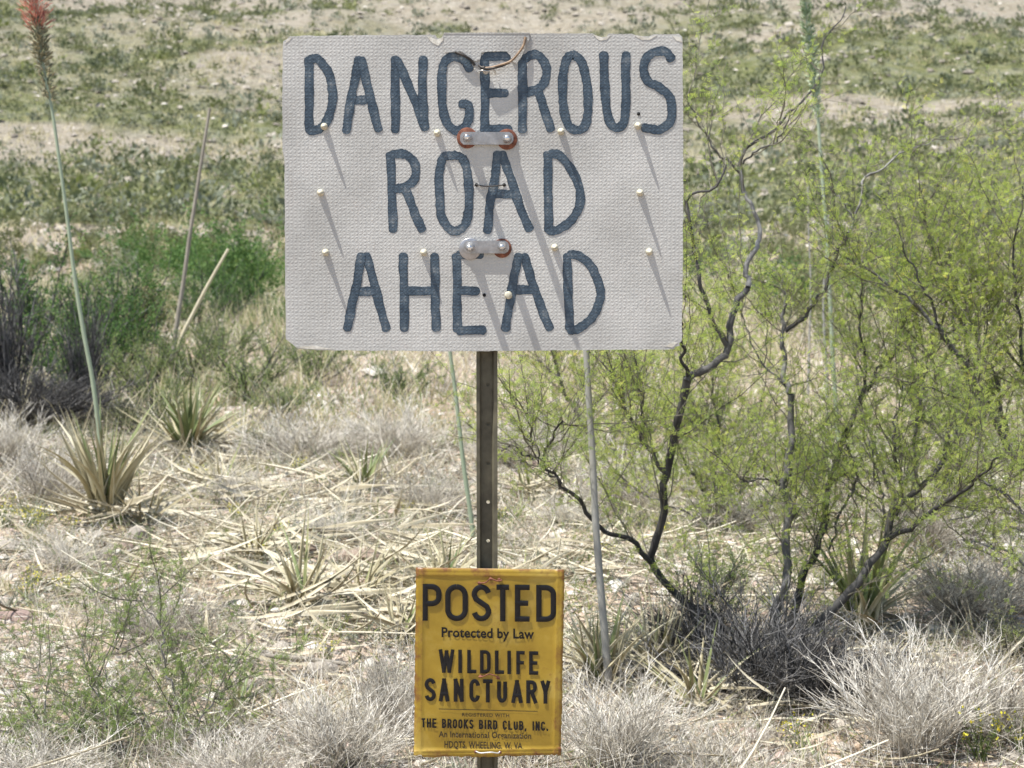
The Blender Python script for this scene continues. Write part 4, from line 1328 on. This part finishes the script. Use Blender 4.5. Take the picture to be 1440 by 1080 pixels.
# ------------------------------------------------------------------ dead bushes
def dead_bush_mesh(seed, n1, n2, n3, upness, mat, thick=1.0):
    """unit bush: radius about .5, height about .75"""
    global rng
    keep = rng; rng = np.random.default_rng(seed)
    S0 = np.zeros((n1, 3)); S0[:, :2] = rng.normal(size=(n1, 2)) * .04
    D = rdir(n1); D[:, 2] = np.abs(D[:, 2]) * .8 + upness; D = norm(D)
    b1 = grow(S0, D, rng.uniform(.35, .75, n1), 7, .12, .05, .007)
    b2, i = sprout(b1, n2, .1, 1, .15, .38, .42, .2, 5, .16, jit=.012)
    b3, i = sprout(b2, n3, .1, 1, .08, .2, .5, .2, 4, .2, jit=.02)
    g_ = Geo()
    g_.strands(b1, taper(n1, 7, .0046 * thick, .4), 4, rng.random(n1) * .6)
    g_.strands(b2, taper(n2, 5, .0030 * thick, .5), 3, rng.random(n2))
    g_.strands(b3, taper(n3, 4, .0023 * thick, .5), 3, rng.random(n3))
    rng = keep
    me = g_.mesh("twigs", mat)
    return me


DB = [dead_bush_mesh(1, 80, 420, 1500, .35, M['dry_twig']), dead_bush_mesh(2, 90, 460, 1600, .9, M['dry_twig']), dead_bush_mesh(3, 70, 380, 1500, .15, M['dry_twig'])]
DK = [dead_bush_mesh(4, 70, 520, 1900, .3, M['dark_twig'], 1.2)]


def dead_bush(label, px, py, wpx, hpx, me, group=None, name="dead_bush"):
    b = G(px, py); sc = FPX / b[1]
    t = thing(name, label, "dead bush", b, group)
    o = link("twigs", me, t)
    o.scale = (wpx / sc * 1.0, wpx / sc * .9, hpx / sc * .98)
    o.rotation_euler = (0, 0, random.uniform(0, 6.28))
    return t


for lab, px, py, w, h, me in [
    ("round pale grey dead bush left of the blue-green stalk", 605, 722, 100, 75, DB[0]),
    ("low rounded grey dead bush just right of the metal post", 795, 738, 90, 55, DB[2]),
    ("large bushy bleached dead shrub with upright twigs at the bottom right", 1285, 1068, 270, 200, DB[1]),
    ("spreading grey dead bush in the lower right corner", 1395, 1040, 240, 150, DB[0]),
    ("wide grey dead bush behind the large bleached shrub", 1345, 880, 240, 120, DB[1]),
    ("grey twiggy bush left of the red flowered agave", 62, 705, 150, 100, DB[0]),
    ("small grey bush below the left agave", 95, 800, 130, 75, DB[2]),
    ("bleached brushy clump at the bottom centre left of the notice", 480, 1090, 260, 150, DB[1]),
    ("bleached clump touching the left edge of the notice", 555, 1040, 150, 150, DB[1]),
    ("low pale clump at the bottom left of centre", 335, 1100, 190, 100, DB[2]),
    ("bleached clump at the foot of the thick grey stalk", 870, 1085, 240, 150, DB[1]),
    ("pale clump right behind the notice foot", 700, 1060, 220, 130, DB[0]),
    ("pale low brush in front of the low agave", 1000, 1095, 220, 90, DB[2]),
    ("grey brush between the sapling and the dead leaf pile", 225, 905, 170, 110, DB[0]),
    ("pale brush in front of the sapling at the bottom left", 60, 1100, 220, 90, DB[2]),
    ("grey brush beneath the white board left of the post", 560, 640, 150, 85, DB[0]),
    ("faded grey brush right of the green agave", 430, 645, 170, 90, DB[2]),
    ("grey brush behind the metal post below the board", 715, 655, 130, 80, DB[0]),
    ("grey brush between post and thick stalk", 775, 640, 110, 75, DB[2]),
    ("grey brush behind the acacia left stem", 890, 720, 160, 90, DB[0]),
    ("grey brush among the middle acacia stems", 1040, 740, 170, 90, DB[2]),
    ("pale brush behind the right acacia limb", 1300, 770, 200, 110, DB[0]),
    ("pale brush at the right edge under the bright acacia", 1420, 840, 200, 110, DB[2]),
    ("grey brush beside the dead leaf pile under the sparse agave", 470, 760, 100, 55, DB[0]),
    ("grey brush at the far left edge", 10, 650, 150, 90, DB[0]),
    ("small pale bush near the yellow flowers", 330, 700, 80, 50, DB[2]),
]:
    dead_bush(lab, px, py, w, h, me)
dead_bush("dark grey heap of dense twigs at the base of the acacia", 1065, 985, 300, 190, DK[0], name="twig_heap")
dead_bush("dark leaning twig tangle on the right of the acacia base", 1150, 990, 200, 150, DK[0], name="twig_heap")
dead_bush("dark twig tangle left of the acacia base", 990, 925, 190, 130, DK[0], name="twig_heap")
dead_bush("dark bare thicket at the left edge under the green bush", 30, 600, 230, 120, DK[0], name="dark_thicket")
dead_bush("dark bare twigs at the foot of the dark green bush", 120, 590, 150, 70, DK[0], name="dark_thicket")


DU = dead_bush_mesh(5, 46, 170, 420, 1.5, M['dark_twig'], 1.5)
dead_bush("tall bare dark upright stems at the left edge of the photo", 15, 590, 160, 250, DU, name="bare_shrub")
dead_bush("bare dark stems rising through the dark green bush", 120, 585, 120, 190, DU, name="bare_shrub")


# ------------------------------------------------------------------ leafy bushes
def leafy_mesh(seed, nl, lsize, mat_leaf, n1=26, n2=160, round_=1.0, stem='dark_twig', aspect=.5, up=.5, name="foliage"):
    global rng
    keep = rng; rng = np.random.default_rng(seed)
    S0 = np.zeros((n1, 3)); S0[:, :2] = rng.normal(size=(n1, 2)) * .05
    D = rdir(n1); D[:, 2] = np.abs(D[:, 2]) + up; D = norm(D)
    b1 = grow(S0, D, rng.uniform(.4, .8, n1) * round_, 6, .2, .05, .015)
    b2, _ = sprout(b1, n2, .3, 1, .12, .32, .6, .25, 5, .25, jit=.02)
    a = Geo(); a.strands(b1, taper(n1, 6, .009, .4), 4, rng.random(n1) * .7); a.strands(b2, taper(n2, 5, .004, .5), 3)
    l = Geo()
    ax, i = sprout(b2, nl, .05, 1, lsize * .5, lsize, .8, .3, 2, .1)
    cl = rng.random(n2)
    D2 = norm(ax[:, 1] - ax[:, 0])
    l.leaves(ax[:, 0] + rdir(nl) * lsize * .8, D2, rng.uniform(.6, 1.2, nl) * lsize, lsize * aspect, cl[i] * .55 + rng.random(nl) * .45)
    rng = keep
    return a.mesh("stems", M[stem]), l.mesh(name, mat_leaf)


LB = {
    'dark': leafy_mesh(11, 5200, .028, M['dark_leaf']),
    'dark2': leafy_mesh(12, 4500, .026, M['dark_leaf'], up=.7),
    'mid': leafy_mesh(13, 5200, .024, M['mid_leaf'], up=.4),
    'olive': leafy_mesh(14, 3200, .030, M['olive_leaf'], up=.4),
    'grey': leafy_mesh(15, 2600, .026, M['grey_leaf'], up=.3),
}


def leafy(label, px, py, w, h, kind, name="green_bush", group=None):
    b = G(px, py); sc = FPX / b[1]
    t = thing(name, label, "bush", b, group)
    rz = random.uniform(0, 6.28)
    for nm, me in zip(("stems", "foliage"), LB[kind]):
        o = link(nm, me, t); o.scale = (w / sc, w / sc, h / sc * 1.2); o.rotation_euler = (0, 0, rz)
    return t


for a in [
    ("dark green bush with dense foliage crossed by the red flowered stalk", 150, 545, 150, 160, 'dark'),
    ("dark green bush overhanging the bare thicket at the left", 90, 575, 120, 140, 'dark'),
    ("grassy green shrub between the dark bush and the green agave", 230, 600, 90, 90, 'mid'),
    ("dark green dense bush behind the pale stalk left of the board", 165, 505, 170, 150, 'dark'),
    ("dark green bush with bare stems at the left edge", 40, 520, 220, 170, 'dark2'),
    ("small dark green bush beside the left edge of the white board", 325, 455, 100, 105, 'dark'),
    ("dark bush touching the board edge behind the leaning stalk", 280, 470, 110, 90, 'dark2'),
    ("light green leafy shrub below the left end of the white board", 350, 565, 150, 95, 'mid'),
    ("yellow-green shrub under the bottom left corner of the board", 440, 540, 120, 80, 'mid'),
    ("pale green shrub between dark bush and dry stalk", 205, 560, 120, 100, 'mid'),
    ("green shrub behind the tall dry stalk", 265, 545, 110, 90, 'mid'),
    ("fresh green shrub below the bottom edge of the board between the two agave stalks", 560, 560, 110, 60, 'mid'),
    ("low fresh green shrub right of the light green leafy one", 400, 590, 110, 60, 'mid'),
    ("green bushy clump between tall dry stalk and board", 310, 520, 120, 80, 'mid'),
    ("grey-green shrub behind the stalked agave", 190, 610, 110, 60, 'olive'),
    ("low dull green shrub left of the small sparse agave", 385, 640, 90, 45, 'olive'),
    ("low green shrub right of the middle acacia stem", 1150, 690, 150, 90, 'mid'),
    ("green shrub behind the bright acacia at the right", 1350, 620, 170, 120, 'mid'),
    ("dull green low shrub under the right acacia", 1420, 930, 140, 80, 'olive'),
    ("olive shrub seen through the acacia stems", 1010, 620, 150, 90, 'olive'),
    ("small shadowed green shrub at the acacia foot", 1010, 840, 110, 80, 'mid'),
    ("green shrub behind the left acacia stem", 880, 560, 130, 80, 'mid'),
]:
    leafy(*a)

# ------------------------------------------------------------------ rocks


def rock_mesh(seed, mat):
    import bmesh
    r = random.Random(seed)
    bm = bmesh.new(); bmesh.ops.create_icosphere(bm, subdivisions=2, radius=1)
    ph = [r.uniform(0, 6) for _ in range(6)]
    cuts = [(Vector((r.gauss(0, 1), r.gauss(0, 1), r.gauss(0, .7))).normalized(), r.uniform(.55, .85)) for _ in range(7)]
    for v in bm.verts:
        for n_, d in cuts:
            e = v.co.dot(n_) - d
            if e > 0: v.co -= n_ * e * .9
        v.co += Vector((r.gauss(0, .025), r.gauss(0, .025), r.gauss(0, .025)))
        v.co.z *= .65
    me = bpy.data.meshes.new("rock"); bm.to_mesh(me); bm.free(); me.materials.append(mat)
    return me


RK = {'p': [rock_mesh(s, M['rock_pale']) for s in (1, 2, 3)], 'b': [rock_mesh(s, M['rock_brown']) for s in (4, 5)], 'r': [rock_mesh(s, M['rock_red']) for s in (6, 7)]}
for lab, px, py, w, h, kd in [
    ("pale rounded rock just below the red flowered agave", 145, 762, 48, 20, 'p'), ("pale block right of the rounded rock under the agave", 192, 765, 40, 34, 'p'),
    ("small pinkish rock below the pale block", 176, 775, 26, 18, 'r'), ("flat pale rock at the left edge", 12, 772, 50, 16, 'p'),
    ("broad brown slab among the dead leaves left of the notice", 505, 790, 105, 26, 'b'), ("small brown stone left of the broad slab", 430, 778, 34, 18, 'b'),
    ("pinkish stone under the small sparse agave", 488, 718, 26, 12, 'r'), ("cream block below the fallen dark stick", 452, 950, 50, 26, 'p'),
    ("white rock between the left acacia stems", 912, 772, 26, 14, 'p'), ("pale rock behind the grey bush right of the post", 722, 760, 30, 12, 'p'),
    ("reddish rock in front of the dark twig heap", 1055, 1040, 44, 20, 'r'), ("tan rock in the bottom row right of the low agave", 1035, 1065, 38, 22, 'b'),
    ("white rock in the bottom right corner", 1425, 1072, 40, 18, 'p'), ("brown stone inside the bleached shrub", 1335, 965, 18, 18, 'r'),
    ("cream rock by the left edge of the green agave", 178, 585, 32, 22, 'p'), ("bright white rock far left beyond the bushes", 62, 386, 16, 9, 'p'),
    ("pale rock far off beside the leaning stalk", 375, 540, 40, 14, 'p'), ("pale rock just left of the thick grey stalk base", 890, 850, 26, 14, 'p'),
    ("small brown stone at the lower left beneath the sapling", 275, 1055, 20, 16, 'r'), ("flat tan rock on the bare patch left of the sapling", 25, 870, 60, 14, 'r'),
    ("low pale rock in the middle of the bare patch", 340, 965, 46, 14, 'p'), ("grey boulder shaded at the acacia base", 1165, 925, 44, 40, 'b'),
    ("pale slab at the bottom right of the acacia", 1080, 1040, 34, 22, 'p'), ("pale stones near the yellow flowers at left", 240, 700, 30, 14, 'p'),
]:
    b = G(px, py); sc = FPX / b[1]
    o = bpy.data.objects.new("rock", random.choice(RK[kd])); COL.objects.link(o)
    o.location = (b[0], b[1], b[2] + h / sc * .25); o.scale = (w / sc / 1.7, w / sc / 2.0, h / sc / 1.2)
    o.rotation_euler = (random.uniform(-.1, .1), random.uniform(-.1, .1), random.uniform(-.4, .4))
    tag(o, lab, "rock")

# scattered gravel and stones: uncountable
ICO = np.array([(0, 0, 1), (.89, 0, .45), (.28, .85, .45), (-.72, .53, .45), (-.72, -.53, .45), (.28, -.85, .45), (.72, .53, -.45), (-.28, .85, -.45), (-.89, 0, -.45), (-.28, -.85, -.45), (.72, -.53, -.45), (0, 0, -1)])
OCT = np.array([(1, 0, 0), (.3, .95, .1), (-.9, .3, 0), (-.4, -.9, .1), (.5, .3, .8), (-.4, .4, .75), (-.3, -.4, .8), (.5, -.5, .7)])


def scatter(n, y0, y1, margin=1.25, power=1.0):
    """points over the ground seen by the camera and a margin around it, even per square metre for power 1"""
    u = rng.random(n)
    y = (y0 ** (power + 1) + u * (y1 ** (power + 1) - y0 ** (power + 1))) ** (1 / (power + 1))
    x = rng.uniform(-1, 1, n) * (.267 * y * margin + .3)
    return x, y


def stones(n, y0, y1, s0, s1, mat, name, power=1.0):
    x, y = scatter(n, y0, y1, power=power)
    s = rng.uniform(s0, s1, n) * rng.uniform(.4, 1, n)
    z = hgt(x, y)
    V = OCT[None] + rng.normal(size=(n, 8, 3)) * .16
    V = V * np.array([1, .9, .65]) * s[:, None, None]
    a = rng.uniform(0, 6.28, n); ca, sa = np.cos(a)[:, None], np.sin(a)[:, None]
    X = V[..., 0] * ca - V[..., 1] * sa; Y = V[..., 0] * sa + V[..., 1] * ca
    V = np.stack([X + x[:, None], Y + y[:, None], V[..., 2] + z[:, None]], -1)
    fq = np.array([(0, 1, 5, 4), (1, 2, 6, 5), (2, 3, 7, 6), (3, 0, 4, 7), (4, 5, 6, 7)])
    q = (np.arange(n)[:, None, None] * 8 + fq[None]).reshape(-1, 4)
    g_ = Geo(); g_.add(V.reshape(-1, 3), q, np.repeat(rng.random(n), 8))
    return tag(link(name, g_.mesh(name, mat)), "pale gravel and small stones strewn over the desert ground", "gravel", kind='stuff')


stones(6000, 4.2, 14, .008, .045, M['rock_pale'], "gravel")
stones(1500, 4.2, 14, .01, .035, M['rock_red'], "gravel")
stones(1500, 14, 150, .05, .24, M['rock_pale'], "gravel", .7)
stones(5200, 22, 190, .10, .42, M['rock_grey'], "hillside_rubble", .8)


# ------------------------------------------------------------------ grasses and litter (uncountable)
def tufts(name, label, cat, n, y0, y1, blades, L0, L1, w, mat, spread=.6, dens=None, power=1.0, K=4, rad=.05, bend=.5):
    x, y = scatter(n, y0, y1, power=power)
    if dens is not None:
        k = rng.random(n) < dens(x, y); x, y = x[k], y[k]; n = len(x)
    sc = rng.uniform(.6, 1.2, n)
    i = np.repeat(np.arange(n), blades)
    m = len(i)
    bx = x[i] + rng.normal(size=m) * rad; by = y[i] + rng.normal(size=m) * rad
    S0 = np.stack([bx, by, hgt(bx, by) - .01], -1)
    D = rdir(m) * spread; D[:, 2] = 1; D = norm(D)
    L = rng.uniform(L0, L1, m) * sc[i]
    Pt = grow(S0, D, L, K, bend * .6, -bend * .35)
    g_ = Geo()
    Wd = w * np.linspace(1, .25, K)[None, :] * np.ones((m, 1)) * (np.maximum(y[i], 5) / 7.)[:, None] ** .5
    g_.ribbons(Pt, Wd, rnd=np.clip(rng.random(n)[i] * .5 + rng.random(m) * .5, 0, 1))
    return tag(link(name, g_.mesh(name, mat)), label, cat, kind='stuff')


tufts("dry_grass", "bleached fine grass and twigs covering the ground", "dry grass", 620, 4.2, 11, 28, .06, .20, .0024, M['dry_twig'], .9)
tufts("straw_grass", "straw coloured grass stems between the bushes", "dry grass", 700, 4.2, 12, 22, .08, .22, .0034, M['straw'], .8)
tufts("green_herbs", "small green herbs between the dry grass", "herbs", 1500, 4.3, 14, 16, .03, .13, .0055, M['green_grass'], 1.1, K=3)
tufts("fresh_grass", "fresh green grass among the shrubs on the flat", "grass", 1100, 12, 30, 14, .15, .38, .007, M['mid_leaf'], .5, rad=.14, dens=lambda x, y: np.clip(.9 - (x + 1.0) * .5, .25, 1))
tufts("golden_grass", "pale golden grass on the flat beyond the agaves", "grass", 1300, 11, 26, 17, .18, .42, .006, M['gold_grass'], .45, rad=.12)
tufts("grey_brush", "grey dry brush on the flat beyond the agaves", "brush", 1200, 8.5, 30, 22, .12, .34, .0055, M['dry_twig'], .9, rad=.14)
tufts("far_grass", "thin dry grass over the far flat and hillside", "grass", 4000, 26, 130, 8, .2, .5, .014, M['gold_grass'], .7, rad=.35, power=.6, K=3)

# fallen leaf and twig litter lying flat


def litter(name, label, n, y0, y1, L0, L1, w, mat, xr=None):
    x, y = scatter(n, y0, y1)
    if xr is not None: x = rng.uniform(xr[0], xr[1], n)
    a = rng.uniform(0, 6.28, n)
    D = np.stack([np.cos(a), np.sin(a) * .6, rng.normal(size=n) * .18], -1); D = norm(D)
    S0 = np.stack([x, y, hgt(x, y) + rng.uniform(.004, .03, n)], -1)
    Pt = grow(S0, D, rng.uniform(L0, L1, n), 5, .3)
    Pt[..., 2] = np.maximum(Pt[..., 2], hgt(Pt[..., 0], Pt[..., 1]) + .003)
    g_ = Geo(); g_.strands(Pt, taper(n, 5, w * rng.uniform(.6, 1.2, n), .5), 3)
    return tag(link(name, g_.mesh(name, mat)), label, "litter", kind='stuff')


tufts("bleached_grass", "tangled bleached dry grass in the near foreground", "dry grass", 260, 4.2, 6.0, 44, .10, .26, .0022, M['dry_twig'], 1.0, rad=.09)
tufts("grey_herbs", "low grey-green herbs among stones and litter", "herbs", 1500, 4.3, 12, 18, .03, .15, .0055, M['grey_leaf'], 1.1, K=3)
litter("leaf_litter", "dead agave leaf fragments scattered on the bare ground", 2900, 4.4, 11, .08, .34, .0056, M['dead_leaf'])
litter("twig_litter", "fine grey twigs scattered on the ground", 3200, 4.2, 11, .04, .18, .0016, M['dry_twig'])
litter("twig_litter", "dark broken twigs scattered on the ground", 1500, 4.2, 11, .04, .16, .0018, M['dark_twig'])

# small yellow-flowered herbs


def herb_mesh(seed):
    global rng
    keep = rng; rng = np.random.default_rng(seed)
    n = 22
    S0 = rng.normal(size=(n, 3)) * .01; S0[:, 2] = 0
    D = rdir(n) * .6; D[:, 2] = 1
    s = grow(S0, norm(D), rng.uniform(.06, .13, n), 4, .2)
    a = Geo(); a.strands(s, taper(n, 4, .0013, .5), 3)
    ax, _ = sprout(s, 160, .1, 1, .008, .018, .8, .3, 2, .1)
    a.leaves(ax[:, 0], norm(ax[:, 1] - ax[:, 0]), .014, .004)
    f = Geo(); tip = s[:, -1]
    for k in range(3):
        f.leaves(tip + rng.normal(size=(n, 3)) * .004, norm(rdir(n) + np.array([0, 0, .8])), .009, .006)
    rng = keep
    return a.mesh("stems", M['mid_leaf']), f.mesh("flowers", M['yellow_petal'])


HB = [herb_mesh(51), herb_mesh(52)]
HW = ["at the very left edge by the flat pale rock", "second from the left edge below the grey bush", "third from the left edge below the grey bush", "just left of the red flowered agave", "right below the green agave",
      "in front of the dead leaves under the green agave", "beside the pale spiky agave", "left of the dry spiky agave in the leaf patch", "between leaf patch and upper pale leaves", "on the bare patch at the left",
      "just below the one on the bare left patch", "right of the bare left patch", "at the top of the acacia sapling", "on the cream block below the fallen stick", "behind the yellow notice",
      "left of the blue-green stalk beside the grey bush", "close right of the metal post", "above the notice's left corner", "left of the small sparse agave", "under the round bush right of the post",
      "left of the bottom right corner", "in the bottom right corner", "in front of the twig heap at the bottom", "against the thick grey stalk", "near the white rock between acacia stems", "in the middle of the dead leaves left of the slab"]
for k, (px, py, sz) in enumerate([(8, 742, 1.2), (40, 745, 1), (55, 750, 1.1), (100, 752, .8), (258, 665, .9), (278, 682, 1), (300, 700, .9), (365, 790, .8), (395, 760, .8), (45, 830, 1), (38, 845, .8), (90, 842, .9), (170, 890, .8), (460, 935, .8),
                                  (735, 858, .7), (575, 725, .7), (700, 735, .7), (605, 765, .8), (420, 668, .9), (790, 735, .7), (1375, 1068, 1.4), (1440, 1070, 1.2), (1120, 1060, 1.0), (850, 790, .8), (935, 755, .8), (330, 735, .9)]):
    b = G(px, py)
    t = thing("yellow_flowered_herb", "tiny herb with yellow flowers " + HW[k], "herb", b, "tiny yellow flowered herbs scattered on the ground")
    for nm, me in zip(("stems", "flowers"), HB[k % 2]):
        o = link(nm, me, t); o.scale = (sz * .8,) * 3; o.rotation_euler = (0, 0, random.uniform(0, 6))


# ------------------------------------------------------------------ hillside scrub
n = 27000
x, y = scatter(n, 15, 330, 1.35, .55)
kx = rng.random(n) < dens(x, y)
x, y = x[kx], y[kx]
order = np.argsort(y); x, y = x[order], y[order]
z = hgt(x, y)
size = rng.uniform(.55, 1.15, len(x)) * np.where(rng.random(len(x)) < .22, 1.7, 1) * np.where(y < 45, .8, 1)
kinds = rng.choice(4, len(x), p=[.50, .06, .24, .20])
KN = ['olive', 'mid', 'dark', 'grey']
LAB = {'olive': "olive green creosote-like bush dotted over the far flat and hillside", 'mid': "brighter green bush dotted over the far flat and hillside",
       'dark': "dark green bush dotted over the far flat and hillside", 'grey': "grey-green bush dotted over the far flat and hillside"}
# lighter copies of the bush meshes for the distance
LBF = {k: leafy_mesh(30 + i, 1100, .055, M[{'olive': 'olive_leaf', 'mid': 'far_mid_leaf', 'dark': 'far_dark_leaf', 'grey': 'grey_leaf'}[k]], n1=10, n2=60, up=.35, name="hillside_foliage", aspect=.6) for i, k in enumerate(KN)}
NI = 300
for i in range(min(NI, len(x))):
    kd = KN[kinds[i]]
    o = bpy.data.objects.new("hillside_bush", LBF[kd][1] if y[i] > 30 else LB[kd][1]); COL.objects.link(o)
    o.location = (x[i], y[i], z[i] - .03); o.rotation_euler = (0, 0, random.uniform(0, 6.28))
    s_ = size[i]; o.scale = (s_, s_, s_ * random.uniform(.7, 1.0))
    qx = 720 + FPX * x[i] / y[i]
    where = ("by the left edge" if qx < 150 else "left of the white board" if qx < 400 else "in line with the white board" if qx < 960
             else "seen past the acacia branches" if qx < 1250 else "toward the right edge")
    far_ = "on the flat" if y[i] < 35 else "at the foot of the slope" if y[i] < 55 else "in the green belt" if y[i] < 78 else "up the slope"
    sz_ = "small " if size[i] < .65 else "large " if size[i] > 1.1 else ""
    kn_ = {'olive': 'olive green', 'mid': 'brighter green', 'dark': 'dark green', 'grey': 'grey-green'}[kd]
    tag(o, sz_ + kn_ + " bush " + far_ + " " + where, "bush", sz_ + kn_ + " bushes " + far_ + " " + where)
x, y, z, size, kinds = x[NI:], y[NI:], z[NI:], size[NI:], kinds[NI:]
for ki, kd in enumerate(KN):
    m_ = kinds == ki; nb = int(m_.sum())
    if not nb: continue
    nl = 36
    i = np.repeat(np.nonzero(m_)[0], nl); mm = len(i)
    D = rdir(mm); D[:, 2] = np.abs(D[:, 2])
    r = rng.random(mm) ** .5 * .46
    lump = 1 + .35 * np.sin(D[:, 0] * 5 + i * 1.7) * np.cos(D[:, 1] * 4 + i)
    C = D * (r * lump * size[i])[:, None]; C[:, 2] = C[:, 2] * .95 + .05
    C = C + np.stack([x[i], y[i], z[i]], -1)
    g_ = Geo()
    LL = rng.uniform(.11, .20, mm) * size[i] * (1 + (y[i] - 60) / 300.)
    g_.leaves(C, norm(rdir(mm) + D * .6 + np.array([0, 0, .5])), LL, LL * .55, np.clip(rng.random(len(size))[i] * .5 + rng.random(mm) * .5, 0, 1))
    tag(link("hillside_scrub", g_.mesh("hillside_scrub", M[{'olive': 'olive_leaf', 'mid': 'far_mid_leaf', 'dark': 'far_dark_leaf', 'grey': 'grey_leaf'}[kd]])),
        {'olive': "olive", 'mid': "green", 'dark': "dark green", 'grey': "grey-green"}[kd] + " scrub covering the upper hillside in belts", "scrub", kind='stuff')

# low tufts between the scrub
x, y = scatter(6000, 20, 260, 1.3, .6)
z = hgt(x, y); n = len(x)
i = np.repeat(np.arange(n), 7); mm = len(i)
C = np.stack([x[i], y[i], z[i]], -1) + rng.normal(size=(mm, 3)) * np.array([.16, .16, .03])
C[:, 2] = np.maximum(C[:, 2], z[i])
g_ = Geo(); D = rdir(mm) * .7; D[:, 2] = 1
LL = rng.uniform(.08, .2, mm) * (1 + (y[i]) / 200.)
g_.leaves(C, norm(D), LL, LL * .4, np.clip(rng.random(n)[i] * .6 + rng.random(mm) * .4, 0, 1))
tag(link("hillside_tufts", g_.mesh("hillside_tufts", M['grey_leaf'])), "low grey-green tufts between the hillside bushes", "tufts", kind='stuff')

tot_t = sum(len(m.polygons) * 2 for m in bpy.data.meshes)
import sys; print("TRIS", tot_t, "OBJECTS", len(bpy.data.objects))
